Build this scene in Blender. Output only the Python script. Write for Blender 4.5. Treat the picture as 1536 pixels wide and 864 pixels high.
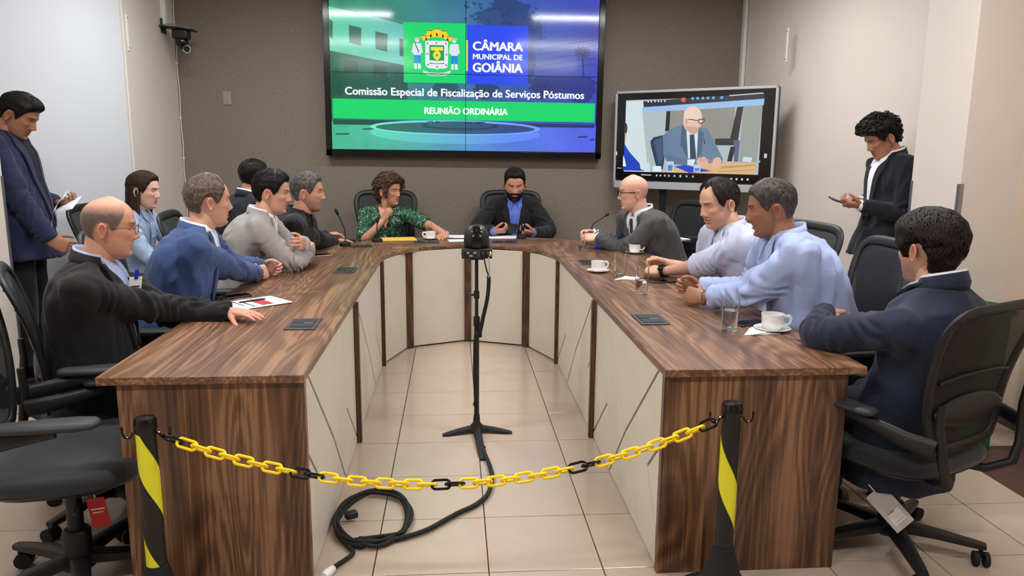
import bpy, bmesh, math, random
import numpy as np
from mathutils import Vector, Matrix, noise
from mathutils.bvhtree import BVHTree
random.seed(7); np.random.seed(7)
for o in list(bpy.data.objects): bpy.data.objects.remove(o)
SC = bpy.context.scene; COL = SC.collection
# ------------------------------------------------------------------ camera
FPX, YAW, PITCH, ROLL, CAMH = 1144.4, 0.07598, 0.18088, -0.00795, 1.5
_fw = np.array([math.sin(YAW)*math.cos(PITCH), math.cos(YAW)*math.cos(PITCH), -math.sin(PITCH)])
_rt = np.array([math.cos(YAW), -math.sin(YAW), 0.0]); _dn = np.cross(_fw, _rt)
_R = _rt*math.cos(ROLL)+_dn*math.sin(ROLL); _D = -_rt*math.sin(ROLL)+_dn*math.cos(ROLL)
CAMP = np.array([0, 0, CAMH])
cd = bpy.data.cameras.new('camera'); cam = bpy.data.objects.new('camera', cd); COL.objects.link(cam)
cd.sensor_width = 36.0; cd.lens = FPX*36.0/1536.0; cd.clip_start = 0.05
m4 = Matrix.Identity(4)
for i in range(3):
    m4[i][0] = _R[i]; m4[i][1] = -_D[i]; m4[i][2] = -_fw[i]; m4[i][3] = CAMP[i]
cam.matrix_world = m4; SC.camera = cam
def ray(x, y): return _R*((x-768)/FPX)+_D*((y-432)/FPX)+_fw
def atz(x, y, z=0.0): v = ray(x, y); return Vector(CAMP+v*((z-CAMH)/v[2]))
def aty(x, y, Y): v = ray(x, y); return Vector(CAMP+v*(Y/v[1]))
def atx(x, y, X): v = ray(x, y); return Vector(CAMP+v*(X/v[0]))
# ------------------------------------------------------------------ world, light, exposure
vs = SC.view_settings
vs.view_transform = 'Standard'; vs.look = 'None'; vs.exposure = 0.0; vs.gamma = 1.0; vs.use_curve_mapping = False
W = bpy.data.worlds.new('world'); SC.world = W; W.use_nodes = True
W.node_tree.nodes['Background'].inputs[0].default_value = (0.9, 0.93, 1.0, 1); W.node_tree.nodes['Background'].inputs[1].default_value = 0.35
CEIL = 3.0
LAMP_XS = ((-1.95, -0.68), (0.89, 2.15)); LAMP_YS = (0.7, 3.2, 5.5)
LAMP_W = 42.0
# ------------------------------------------------------------------ helpers
def lin(c):
    return tuple(((v/255)/12.92 if v/255 <= 0.04045 else ((v/255+0.055)/1.055)**2.4) for v in c[:3])
def V(*a): return Vector(a)
def tag(o, label=None, cat=None, group=None, kind=None):
    if label: o['label'] = label
    if cat: o['category'] = cat
    if group: o['group'] = group
    if kind: o['kind'] = kind
    return o
ORG = {}
def empty(name, loc=(0, 0, 0), label=None, cat=None, group=None, kind=None):
    o = bpy.data.objects.new(name, None); COL.objects.link(o); o.location = loc; o.empty_display_size = 0.1
    ORG[o.name] = Vector(loc)
    return tag(o, label, cat, group, kind)
def copy_tree(o, parent=None):
    c = o.copy(); COL.objects.link(c); c.parent = parent
    for ch in list(o.children): copy_tree(ch, c)
    return c
_ico = {}
def ico(n):
    if n not in _ico:
        b = bmesh.new(); bmesh.ops.create_icosphere(b, subdivisions=n, radius=1)
        b.verts.ensure_lookup_table()
        _ico[n] = ([v.co.copy() for v in b.verts], [[v.index for v in f.verts] for f in b.faces]); b.free()
    return _ico[n]
def basis(d, up=(0, 0, 1)):
    d = Vector(d).normalized(); u = Vector(up)
    if abs(d.dot(u.normalized())) > 0.97: u = Vector((0, 1, 0)) if abs(d.y) < 0.9 else Vector((1, 0, 0))
    a = d.cross(u).normalized(); b = a.cross(d).normalized()
    return a, b, d
class MB:
    def __init__(s): s.v = []; s.f = []; s.c = []; s.mi = []
    def add(s, vs, fs, col=None, mi=0):
        n = len(s.v); s.v += [Vector(p) for p in vs]; s.f += [[i+n for i in f] for f in fs]
        s.mi += [mi]*len(fs)
        s.c += list(col) if isinstance(col, list) else [col or (1, 1, 1)]*len(vs)
        return s
    def box(s, c, size, M=None, col=None, mi=0):
        x, y, z = size[0]/2, size[1]/2, size[2]/2
        p = [Vector((sx*x, sy*y, sz*z)) for sx in (-1, 1) for sy in (-1, 1) for sz in (-1, 1)]
        if M is not None: p = [M @ q for q in p]
        c = Vector(c)
        return s.add([q+c for q in p], [(0, 1, 3, 2), (4, 6, 7, 5), (0, 4, 5, 1), (2, 3, 7, 6), (0, 2, 6, 4), (1, 5, 7, 3)], col, mi)
    def loft(s, rings, closed=False, caps=True, col=None, mi=0):
        n = len(rings[0]); vs = [p for r in rings for p in r]; fs = []
        m = len(rings)
        for i in range(m if closed else m-1):
            j = (i+1) % m
            for k in range(n):
                l = (k+1) % n
                fs.append((i*n+k, i*n+l, j*n+l, j*n+k))
        if caps and not closed:
            fs.append(tuple(reversed(range(n)))); fs.append(tuple(range((m-1)*n, m*n)))
        return s.add(vs, fs, col, mi)
    def tube(s, pts, rad, n=8, up=(0, 0, 1), flat=1.0, closed=False, col=None, caps=True, mi=0, round_=False):
        pts = [Vector(p) for p in pts]; m = len(pts)
        if not hasattr(rad, '__len__'): rad = [rad]*m
        rings = []; a = None
        seq = list(zip(pts, rad))
        ds = []
        for i in range(m):
            if closed: d = pts[(i+1) % m]-pts[i-1]
            else: d = pts[min(i+1, m-1)]-pts[max(i-1, 0)]
            ds.append(d.normalized() if d.length > 1e-9 else Vector((0, 0, 1)))
        for i, (p, r) in enumerate(seq):
            d = ds[i]
            if a is None: a, b, _ = basis(d, up)
            else:
                a = (a-d*a.dot(d)); a = a.normalized() if a.length > 1e-6 else basis(d, up)[0]
                b = a.cross(d).normalized()
            ra, rb = (r if not hasattr(r, '__len__') else r[0]), (r*flat if not hasattr(r, '__len__') else r[1])
            ring = [p+a*(math.cos(2*math.pi*k/n)*ra)+b*(math.sin(2*math.pi*k/n)*rb) for k in range(n)]
            rings.append(ring)
        if round_ and not closed:
            def cap(r0, c, d, rr):
                out = []
                for t in (0.5, 0.85):
                    k = math.sqrt(1-t*t); out.append([c+(q-c)*k+d*(rr*t) for q in r0])
                return out
            r_a = (rings[0][0]-pts[0]).length; r_b = (rings[-1][0]-pts[-1]).length
            rings = list(reversed(cap(rings[0], pts[0], -ds[0], r_a)))+rings+cap(rings[-1], pts[-1], ds[-1], r_b)
        return s.loft(rings, closed, caps, col, mi)
    def cyl(s, p0, p1, r0, r1=None, n=20, col=None, mi=0):
        return s.tube([p0, p1], [r0, r1 if r1 is not None else r0], n, col=col, mi=mi)
    def ball(s, c, r, n=3, M=None, col=None, mi=0):
        vs, fs = ico(n); c = Vector(c)
        r = Vector(r) if hasattr(r, '__len__') else Vector((r, r, r))
        out = []
        for p in vs:
            q = Vector((p.x*r.x, p.y*r.y, p.z*r.z))
            out.append((M @ q if M is not None else q)+c)
        return s.add(out, fs, col, mi)
    def lathe(s, prof, c=(0, 0, 0), n=32, col=None, closed=False, mi=0):
        c = Vector(c)
        rings = [[c+Vector((r*math.cos(2*math.pi*k/n), r*math.sin(2*math.pi*k/n), z)) for k in range(n)] for r, z in prof]
        return s.loft(rings, closed, not closed, col, mi)
    def prism(s, poly, z0, z1, col=None, mi=0):
        n = len(poly); lo = [Vector((p[0], p[1], z0)) for p in poly]; hi = [Vector((p[0], p[1], z1)) for p in poly]
        fs = [tuple(reversed(range(n))), tuple(range(n, 2*n))]+[(k, (k+1) % n, n+(k+1) % n, n+k) for k in range(n)]
        return s.add(lo+hi, fs, col, mi)
    def build(s, name, mat, parent=None, smooth=True, bevel=0, seg=2, org=None, cols=False, sub=0, angle=40, solid=0):
        if parent is not None: org = ORG[parent.name]
        elif org is None:
            xs = np.array([tuple(p) for p in s.v]); lo = xs.min(0); hi = xs.max(0)
            org = Vector(((lo[0]+hi[0])/2, (lo[1]+hi[1])/2, lo[2]))
        org = Vector(org)
        me = bpy.data.meshes.new(name); me.from_pydata([tuple(p-org) for p in s.v], [], s.f)
        b = bmesh.new(); b.from_mesh(me); bmesh.ops.recalc_face_normals(b, faces=b.faces); b.to_mesh(me); b.free()
        mats = mat if isinstance(mat, (list, tuple)) else [mat]
        for m in mats: me.materials.append(m)
        if len(mats) > 1: me.polygons.foreach_set('material_index', s.mi)
        if cols:
            a = me.color_attributes.new('Col', 'FLOAT_COLOR', 'POINT')
            arr = np.ones((len(s.v), 4), np.float32); arr[:, :3] = np.array([tuple(c)[:3] for c in s.c]); a.data.foreach_set('color', arr.ravel())
        if smooth:
            me.polygons.foreach_set('use_smooth', [True]*len(me.polygons))
            if smooth != 'all': me.set_sharp_from_angle(angle=math.radians(angle))
        o = bpy.data.objects.new(name, me); COL.objects.link(o)
        if parent is not None: o.parent = parent
        else: o.location = org
        ORG[o.name] = org
        if solid:
            md = o.modifiers.new('solid', 'SOLIDIFY'); md.thickness = solid; md.offset = 0
        if bevel:
            md = o.modifiers.new('bevel', 'BEVEL'); md.width = bevel; md.segments = seg; md.limit_method = 'ANGLE'; md.angle_limit = math.radians(50)
        if sub:
            md = o.modifiers.new('sub', 'SUBSURF'); md.levels = sub; md.render_levels = sub
        me.update()
        return o
def remesh(mb, voxel, smooth=6):
    me = bpy.data.meshes.new('tmp'); me.from_pydata([tuple(p) for p in mb.v], [], mb.f)
    b = bmesh.new(); b.from_mesh(me); bmesh.ops.recalc_face_normals(b, faces=b.faces); b.to_mesh(me); b.free()
    o = bpy.data.objects.new('tmp', me); COL.objects.link(o)
    md = o.modifiers.new('r', 'REMESH'); md.mode = 'VOXEL'; md.voxel_size = voxel
    if smooth:
        ms = o.modifiers.new('s', 'SMOOTH'); ms.factor = 0.5; ms.iterations = smooth
    ev = o.evaluated_get(bpy.context.evaluated_depsgraph_get()); m2 = ev.to_mesh()
    n = len(m2.vertices); co = np.empty(n*3); m2.vertices.foreach_get('co', co)
    no = np.empty(n*3); m2.vertices.foreach_get('normal', no)
    fs = [tuple(p.vertices) for p in m2.polygons]
    ev.to_mesh_clear(); bpy.data.objects.remove(o); bpy.data.meshes.remove(me)
    return co.reshape(-1, 3), no.reshape(-1, 3), fs
# ------------------------------------------------------------------ materials
def newmat(name):
    m = bpy.data.materials.new(name); m.use_nodes = True; nt = m.node_tree
    return m, nt, nt.nodes['Principled BSDF']
def N(nt, t, **kw):
    n = nt.nodes.new(t)
    for k, v in kw.items():
        if k in n.inputs.keys() if isinstance(k, str) else False: n.inputs[k].default_value = v
        else: setattr(n, k, v)
    return n
def mixcol(nt, fac, a, b, blend='MIX'):
    n = nt.nodes.new('ShaderNodeMix'); n.data_type = 'RGBA'; n.blend_type = blend
    for sock, val in ((n.inputs[0], fac), (n.inputs[6], a), (n.inputs[7], b)):
        if hasattr(val, 'is_linked'): nt.links.new(val, sock)
        elif isinstance(val, (int, float)): sock.default_value = val
        else: sock.default_value = (*val, 1) if len(val) == 3 else val
    return n.outputs[2]
def mat(name, col, rough=0.5, metal=0.0, spec=0.5, bump=0.0, bscale=300.0, var=0.0, vscale=6.0, stretch=(1, 1, 1), sss=0.0, attr=False, sheen=0.0, coat=0.0, trans=0.0, ior=1.45):
    m, nt, b = newmat(name)
    c = lin(col); base = None
    tc = nt.nodes.new('ShaderNodeTexCoord'); mp = nt.nodes.new('ShaderNodeMapping'); mp.inputs['Scale'].default_value = stretch
    nt.links.new(tc.outputs['Object'], mp.inputs[0])
    if attr:
        at = nt.nodes.new('ShaderNodeVertexColor'); at.layer_name = 'Col'; base = at.outputs[0]
    if var:
        nz = nt.nodes.new('ShaderNodeTexNoise'); nz.inputs['Scale'].default_value = vscale; nz.inputs['Detail'].default_value = 4
        nt.links.new(mp.outputs[0], nz.inputs['Vector'])
        rp = nt.nodes.new('ShaderNodeMapRange'); rp.inputs[1].default_value = 0.3; rp.inputs[2].default_value = 0.7; rp.inputs[3].default_value = 1-var; rp.inputs[4].default_value = 1+var
        nt.links.new(nz.outputs[0], rp.inputs[0])
        cmb = nt.nodes.new('ShaderNodeCombineColor')
        for i in range(3): nt.links.new(rp.outputs[0], cmb.inputs[i])
        base = mixcol(nt, 1.0, base if base is not None else c, cmb.outputs[0], 'MULTIPLY')
    if base is not None: nt.links.new(base, b.inputs['Base Color'])
    else: b.inputs['Base Color'].default_value = (*c, 1)
    b.inputs['Roughness'].default_value = rough; b.inputs['Metallic'].default_value = metal
    b.inputs['Specular IOR Level'].default_value = spec; b.inputs['IOR'].default_value = ior
    if sss:
        b.inputs['Subsurface Weight'].default_value = sss; b.inputs['Subsurface Radius'].default_value = (0.012, 0.004, 0.002); b.inputs['Subsurface Scale'].default_value = 0.6
    if sheen: b.inputs['Sheen Weight'].default_value = sheen
    if coat: b.inputs['Coat Weight'].default_value = coat; b.inputs['Coat Roughness'].default_value = 0.15
    if trans: b.inputs['Transmission Weight'].default_value = trans
    if bump:
        n2 = nt.nodes.new('ShaderNodeTexNoise'); n2.inputs['Scale'].default_value = bscale; n2.inputs['Detail'].default_value = 3
        nt.links.new(mp.outputs[0], n2.inputs['Vector'])
        bp = nt.nodes.new('ShaderNodeBump'); bp.inputs['Strength'].default_value = bump; bp.inputs['Distance'].default_value = 0.002
        nt.links.new(n2.outputs[0], bp.inputs['Height']); nt.links.new(bp.outputs[0], b.inputs['Normal'])
    return m
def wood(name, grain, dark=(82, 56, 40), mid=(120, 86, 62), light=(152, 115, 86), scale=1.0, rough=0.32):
    """walnut laminate; grain = axis index along which the figure runs"""
    m, nt, b = newmat(name)
    tc = nt.nodes.new('ShaderNodeTexCoord'); mp = nt.nodes.new('ShaderNodeMapping')
    sc = [4.6*scale, 4.6*scale, 4.6*scale]; sc[grain] = 0.7*scale; mp.inputs['Scale'].default_value = sc
    nt.links.new(tc.outputs['Object'], mp.inputs[0])
    n1 = N(nt, 'ShaderNodeTexNoise'); n1.inputs['Scale'].default_value = 0.9; n1.inputs['Detail'].default_value = 1; n1.inputs['Roughness'].default_value = 0.4; n1.inputs['Distortion'].default_value = 0.5
    nt.links.new(mp.outputs[0], n1.inputs['Vector'])
    mul = N(nt, 'ShaderNodeMath', operation='MULTIPLY'); mul.inputs[1].default_value = 100; nt.links.new(n1.outputs[0], mul.inputs[0])
    sn = N(nt, 'ShaderNodeMath', operation='SINE'); nt.links.new(mul.outputs[0], sn.inputs[0])
    mp2 = nt.nodes.new('ShaderNodeMapping'); s2 = [95, 95, 95]; s2[grain] = 1.6; mp2.inputs['Scale'].default_value = s2
    nt.links.new(tc.outputs['Object'], mp2.inputs[0])
    n2 = N(nt, 'ShaderNodeTexNoise'); n2.inputs['Scale'].default_value = 1.0; n2.inputs['Detail'].default_value = 5; n2.inputs['Roughness'].default_value = 0.65
    nt.links.new(mp2.outputs[0], n2.inputs['Vector'])
    mp3 = nt.nodes.new('ShaderNodeMapping'); s3 = [9, 9, 9]; s3[grain] = 0.5; mp3.inputs['Scale'].default_value = s3
    nt.links.new(tc.outputs['Object'], mp3.inputs[0])
    n3 = N(nt, 'ShaderNodeTexNoise'); n3.inputs['Scale'].default_value = 1.0; n3.inputs['Detail'].default_value = 3
    nt.links.new(mp3.outputs[0], n3.inputs['Vector'])
    a1 = N(nt, 'ShaderNodeMath', operation='MULTIPLY_ADD'); a1.inputs[1].default_value = 0.085; nt.links.new(sn.outputs[0], a1.inputs[0]); nt.links.new(n2.outputs[0], a1.inputs[2])
    a2 = N(nt, 'ShaderNodeMath', operation='MULTIPLY_ADD'); a2.inputs[1].default_value = 0.75; nt.links.new(n3.outputs[0], a2.inputs[0]); nt.links.new(a1.outputs[0], a2.inputs[2])
    cr = N(nt, 'ShaderNodeValToRGB'); el = cr.color_ramp.elements
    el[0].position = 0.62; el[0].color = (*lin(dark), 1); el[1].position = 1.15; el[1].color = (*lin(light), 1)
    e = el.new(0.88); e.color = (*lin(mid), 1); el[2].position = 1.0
    sub = N(nt, 'ShaderNodeMath', operation='SUBTRACT'); sub.inputs[1].default_value = 0.05; nt.links.new(a2.outputs[0], sub.inputs[0])
    nt.links.new(sub.outputs[0], cr.inputs[0]); nt.links.new(cr.outputs[0], b.inputs['Base Color'])
    b.inputs['Roughness'].default_value = rough
    bp = N(nt, 'ShaderNodeBump'); bp.inputs['Strength'].default_value = 0.08; bp.inputs['Distance'].default_value = 0.001
    nt.links.new(n2.outputs[0], bp.inputs['Height']); nt.links.new(bp.outputs[0], b.inputs['Normal'])
    return m
def glow(name, strength=1.0, attr=True, col=(255, 255, 255), rough=0.12):
    """lit screen: emission plus a glossy face"""
    m, nt, b = newmat(name)
    b.inputs['Base Color'].default_value = (0.01, 0.01, 0.01, 1); b.inputs['Roughness'].default_value = rough
    if attr:
        at = nt.nodes.new('ShaderNodeVertexColor'); at.layer_name = 'Col'; nt.links.new(at.outputs[0], b.inputs['Emission Color'])
    else: b.inputs['Emission Color'].default_value = (*lin(col), 1)
    b.inputs['Emission Strength'].default_value = strength
    return m
def meshcloth(name, col, op=0.72, sc=260):
    m, nt, b = newmat(name)
    b.inputs['Base Color'].default_value = (*lin(col), 1); b.inputs['Roughness'].default_value = 0.6
    tc = nt.nodes.new('ShaderNodeTexCoord'); w = nt.nodes.new('ShaderNodeTexChecker'); w.inputs['Scale'].default_value = sc
    nt.links.new(tc.outputs['Object'], w.inputs[0])
    mr = nt.nodes.new('ShaderNodeMapRange'); mr.inputs[3].default_value = op-0.25; mr.inputs[4].default_value = min(1, op+0.25)
    nt.links.new(w.outputs[1], mr.inputs[0]); nt.links.new(mr.outputs[0], b.inputs['Alpha'])
    return m
M = {}
M['wood_y'] = wood('walnut_lengthwise', 1); M['wood_x'] = wood('walnut_crosswise', 0)
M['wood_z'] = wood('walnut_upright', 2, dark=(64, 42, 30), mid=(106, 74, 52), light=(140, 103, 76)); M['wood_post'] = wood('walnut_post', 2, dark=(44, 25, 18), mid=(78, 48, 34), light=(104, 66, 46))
M['cream'] = mat('cream_laminate', (206, 199, 184), 0.45, var=0.03)
M['groove'] = mat('dark_groove', (58, 50, 44), 0.7)
M['black'] = mat('black_plastic', (24, 24, 26), 0.45, bump=0.05); M['blackgloss'] = mat('black_gloss', (10, 10, 12), 0.15)
M['darkgrey'] = mat('dark_grey_plastic', (52, 54, 58), 0.5); M['rubber'] = mat('black_rubber', (18, 18, 19), 0.75)
M['grey'] = mat('grey_metal', (150, 152, 156), 0.35, metal=0.8); M['silver'] = mat('silver_plastic', (170, 172, 175), 0.4)
M['chrome'] = mat('chrome', (210, 210, 212), 0.15, metal=1)
M['white'] = mat('white_plastic', (232, 232, 230), 0.45); M['porcelain'] = mat('white_porcelain', (240, 240, 238), 0.12, coat=0.5)
M['paper'] = mat('white_paper', (236, 238, 244), 0.8); M['yellowpaper'] = mat('yellow_card', (238, 190, 70), 0.7); M['bluefolder'] = mat('blue_plastic_folder', (24, 40, 190), 0.35)
M['red'] = mat('red_card', (190, 26, 40), 0.5); M['green'] = mat('green_plastic', (18, 110, 70), 0.4)
M['yellow'] = mat('yellow_plastic', (250, 214, 20), 0.35); M['yellowtape'] = mat('yellow_tape', (220, 218, 40), 0.45, var=0.05)
M['chairmesh'] = meshcloth('black_mesh_fabric', (22, 23, 26)); M['seatfab'] = mat('black_seat_fabric', (26, 28, 33), 0.85, bump=0.5, bscale=500, sheen=0.2)
def glassmat(name='clear_glass'):
    m, nt, b = newmat(name); b.inputs['Base Color'].default_value = (0.97, 0.985, 0.98, 1); b.inputs['Roughness'].default_value = 0.0
    b.inputs['Transmission Weight'].default_value = 1.0; b.inputs['IOR'].default_value = 1.3
    return m
M['glass'] = glassmat()
M['water'] = glassmat('still_water')
# ------------------------------------------------------------------ room shell
XL, XR, YB, YF = -2.48, 2.73, 7.3, -3.0
LE, RE0, RE1, XRF = 4.44, 4.42, 3.97, 3.06      # corners of the recess openings, front right wall
def fabricwall():
    m, nt, b = newmat('taupe_fabric_wall'); tc = nt.nodes.new('ShaderNodeTexCoord')
    n1 = N(nt, 'ShaderNodeTexNoise'); n1.inputs['Scale'].default_value = 95; n1.inputs['Detail'].default_value = 3
    n2 = N(nt, 'ShaderNodeTexNoise'); n2.inputs['Scale'].default_value = 1.6; n2.inputs['Detail'].default_value = 2
    nt.links.new(tc.outputs['Object'], n1.inputs[0]); nt.links.new(tc.outputs['Object'], n2.inputs[0])
    cr = N(nt, 'ShaderNodeValToRGB'); cr.color_ramp.elements[0].position = 0.36; cr.color_ramp.elements[1].position = 0.66
    cr.color_ramp.elements[0].color = (*lin((100, 93, 84)), 1); cr.color_ramp.elements[1].color = (*lin((150, 140, 127)), 1)
    nt.links.new(n1.outputs[0], cr.inputs[0])
    out = mixcol(nt, n2.outputs[0], cr.outputs[0], lin((124, 115, 104)))
    nt.links.new(out, b.inputs['Base Color']); b.inputs['Roughness'].default_value = 0.9
    bp = N(nt, 'ShaderNodeBump'); bp.inputs['Strength'].default_value = 0.4; bp.inputs['Distance'].default_value = 0.003
    nt.links.new(n1.outputs[0], bp.inputs['Height']); nt.links.new(bp.outputs[0], b.inputs['Normal'])
    return m
M['fabricwall'] = fabricwall()
M['beige'] = mat('beige_paint', (216, 206, 196), 0.6, var=0.015, vscale=2); M['whitepaint'] = mat('white_paint', (208, 211, 217), 0.35, var=0.01, vscale=2)
M['tanpaint'] = mat('tan_paint', (204, 184, 166), 0.6, var=0.015, vscale=2); M['ceil'] = mat('ceiling_white', (232, 232, 230), 0.8)
M['trimwhite'] = mat('white_trim', (226, 226, 224), 0.4); M['darkbase'] = mat('dark_brown_stone', (74, 52, 44), 0.35, var=0.1, vscale=20)
M['grout'] = mat('grey_brown_grout', (98, 84, 74), 0.8)
def tilemat():
    m, nt, b = newmat('beige_floor_tile'); tc = nt.nodes.new('ShaderNodeTexCoord'); oi = nt.nodes.new('ShaderNodeObjectInfo')
    n1 = N(nt, 'ShaderNodeTexNoise'); n1.inputs['Scale'].default_value = 9; n1.inputs['Detail'].default_value = 5
    nt.links.new(tc.outputs['Object'], n1.inputs[0])
    c1 = mixcol(nt, n1.outputs[0], lin((174, 156, 139)), lin((194, 177, 160)))
    c2 = mixcol(nt, oi.outputs['Random'], c1, lin((183, 165, 148)))
    nt.links.new(c2, b.inputs['Base Color']); b.inputs['Roughness'].default_value = 0.16; b.inputs['Specular IOR Level'].default_value = 0.5
    return m
M['tile'] = tilemat()
def struct(name, mb, m, **k):
    return tag(mb.build(name, m, **k), kind='structure')
floor = struct('floor', MB().box((0.1, 2.15, -0.035), (6.6, 10.5, 0.05)), M['grout'], smooth=False, org=(0, 0, 0))
TS, GAP = 0.4155, 0.0045
tx0 = atz(734, 864).x; ty0 = 2.513-TS*2
tm = None; k = 0
for iy in range(0, 14):
    for ix in range(-8, 8):
        cx, cy = tx0+(ix+0.5)*TS, ty0+(iy+0.5)*TS
        if cx < -3.2 or cx > 3.35 or cy > 7.4: continue
        if cx > 2.55 and cy < 3.5: continue
        if tm is None:
            t = MB().box((0, 0, -0.005), (TS-GAP, TS-GAP, 0.010)).build('tile', M['tile'], bevel=0.0012, seg=1, org=(0, 0, 0), smooth=False)
            tm = t.data
        else:
            t = tm_o.copy(); COL.objects.link(t)
        tm_o = t
        t.parent = floor; t.location = (cx, cy, 0)
        t.rotation_euler = (random.uniform(-1, 1)*0.0012, random.uniform(-1, 1)*0.0012, 0)
o = MB().box((0.1, (ty0-3)/2, -0.005), (6.4, ty0+3, 0.01)).build('floor_field', M['tile'], parent=floor, smooth=False)
o = MB().box((2.86, 2.6, -0.0045), (0.72, 1.9, 0.010)).build('stone_border', M['darkbase'], parent=floor, smooth=False)
struct('ceiling', MB().box((0.1, 2.15, CEIL+0.03), (6.6, 10.6, 0.06)), M['ceil'], smooth=False)
struct('wall_back', MB().box(((XL+XR)/2, YB+0.05, CEIL/2), (XR-XL+1.2, 0.1, CEIL)), M['fabricwall'], smooth=False, org=(0, YB, 0))
struct('wall_left_rear', MB().box((XL-0.25, (6.15+YB)/2, CEIL/2), (0.5, YB-6.15, CEIL)), M['beige'], bevel=0.006)
struct('wall_left_recess', MB().prism([(XL, 6.15), (-3.0, LE-.02), (-3.1, LE-.02), (-3.1, 6.15)], 0, CEIL), M['whitepaint'], smooth=False)
struct('wall_left', MB().box((XL-0.25, (YF+LE)/2, CEIL/2), (0.5, LE-YF, CEIL)), M['beige'], bevel=0.006)
struct('wall_right_rear', MB().prism([(XR, YB), (3.08, RE0), (3.3, RE0), (3.3, YB)], 0, CEIL), M['beige'], smooth=False)
struct('wall_right_pillar', MB().box((XR+0.26, (RE0+RE1)/2, CEIL/2), (0.52, RE0-RE1, CEIL)), M['beige'], bevel=0.006)
struct('wall_right', MB().box((XRF+0.1, (YF+RE1)/2, CEIL/2), (0.2, RE1-YF, CEIL)), M['tanpaint'], smooth=False)
struct('wall_front', MB().box((0.2, YF-0.05, CEIL/2), (6.6, 0.1, CEIL)), M['beige'], smooth=False)
struct('trim_1', MB().box((XR-0.016, YB-0.03, CEIL/2), (0.03, 0.06, CEIL)), M['trimwhite'], smooth=False)
struct('trim_2', MB().box((XL+0.003, 6.20, CEIL/2), (0.006, 0.012, CEIL)), M['trimwhite'], smooth=False)
struct('baseboard_left', MB().box((XL+0.006, (YF+LE)/2, 0.05), (0.012, LE-YF, 0.1)), M['trimwhite'], bevel=0.003)
struct('baseboard_left_recess', MB().prism([(XL+.012, 6.14), (-2.988, LE+.002), (-3.0, LE+.002), (XL, 6.14)], 0, .1), M['trimwhite'], smooth=False)
struct('baseboard_right', MB().box((XRF-0.006, (YF+RE1)/2, 0.05), (0.012, RE1-YF, 0.1)), M['darkbase'], bevel=0.003)
def guard2(x, y, ex, ey, lab):   # ex, ey point from the corner into the wall
    g = MB().box((x-ex*0.0015, y+ey*0.01, 0.665), (0.003, 0.022, 1.33)).box((x+ex*0.01, y-ey*0.0015, 0.665), (0.022, 0.003, 1.33))
    return tag(g.build('corner_guard', M['grey'], smooth=False), lab, 'corner guard', 'metal corner guards')
guard2(XL, LE, -1, -1, 'grey metal corner guard at the left wall behind the standing woman')
guard2(XR, RE0, 1, -1, 'grey metal corner guard on the pillar edge beside the standing young man')
guard2(XR, RE1, 1, 1, 'grey metal corner guard on the near edge of the right pillar')
def screwplate(c, ny, lab):
    r = empty('wall_strip_plate', c, lab, 'wall plate', 'white screwed strips on the side walls')
    MB().box(c, (0.008, 0.03, 0.27)).build('plate', M['white'], r, bevel=0.003)
    for dz in (-0.11, 0.11): MB().cyl(c+V(ny*0.003, 0, dz), c+V(ny*0.007, 0, dz), 0.005, n=10).build('screw', M['darkgrey'], r)
p = atx(188, 48, XL); screwplate(V(XL+0.004, p.y+0.03, p.z), 1, 'white screwed strip on the left wall beside the white recess')
p = aty(1184, 68, 6.35); screwplate(V(p.x-0.02, p.y, p.z), -1, 'white screwed strip on the right wall above the monitor')
p = aty(341, 147, YB)
r = empty('blank_outlet_plate', p, 'small beige blank outlet plate on the taupe back wall', 'wall plate')
MB().box(p+V(0, -0.004, 0), (0.075, 0.01, 0.12)).build('plate', mat('beige_plate', (150, 138, 116), 0.5), r, bevel=0.003)
for dz in (-0.045, 0.045): MB().cyl(p+V(0, -0.008, dz), p+V(0, -0.011, dz), 0.004, n=8).build('screw', M['darkgrey'], r)
# corner cable with clips
pts = [V(XL+0.012+0.004*math.sin(k*1.7), YB-0.012, 2.95-k*0.12) for k in range(0, 22)]
r = empty('corner_cable', (XL+0.012, YB-0.012, 0.4), 'thin pale cable clipped down the back left corner', 'cable')
MB().tube(pts, 0.004, 6).build('cable', M['trimwhite'], r)
for k in (6, 10, 13, 16, 19): MB().box(pts[k], (0.018, 0.01, 0.012)).build('clip', M['white'], r)
# ceiling lamps (tubes that give the room its light)
for yi, y in enumerate(LAMP_YS):
    for xi, (xa, xb) in enumerate(LAMP_XS):
        c = V((xa+xb)/2, y, CEIL-0.05)
        r = empty('tube_lamp', c, 'white ceiling tube lamp, %s of the %s row' % (('left one', 'right one')[xi], ('near', 'middle', 'far')[yi]), 'lamp', 'ceiling tube lamps')
        MB().box(c+V(0, 0, 0.03), (xb-xa+0.06, 0.09, 0.03)).build('housing', M['white'], r, bevel=0.004)
        for e in (xa-0.015, xb+0.015): MB().box((e, y, CEIL-0.045), (0.02, 0.05, 0.05)).build('socket', M['white'], r, bevel=0.003)
        ld = bpy.data.lights.new('tube', 'AREA'); ld.shape = 'RECTANGLE'; ld.size = xb-xa; ld.size_y = 0.05; ld.energy = LAMP_W; ld.color = (1.0, 0.99, 0.985)
        lo = bpy.data.objects.new('tube', ld); COL.objects.link(lo); lo.location = (0, 0, -0.005); lo.parent = r
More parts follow.
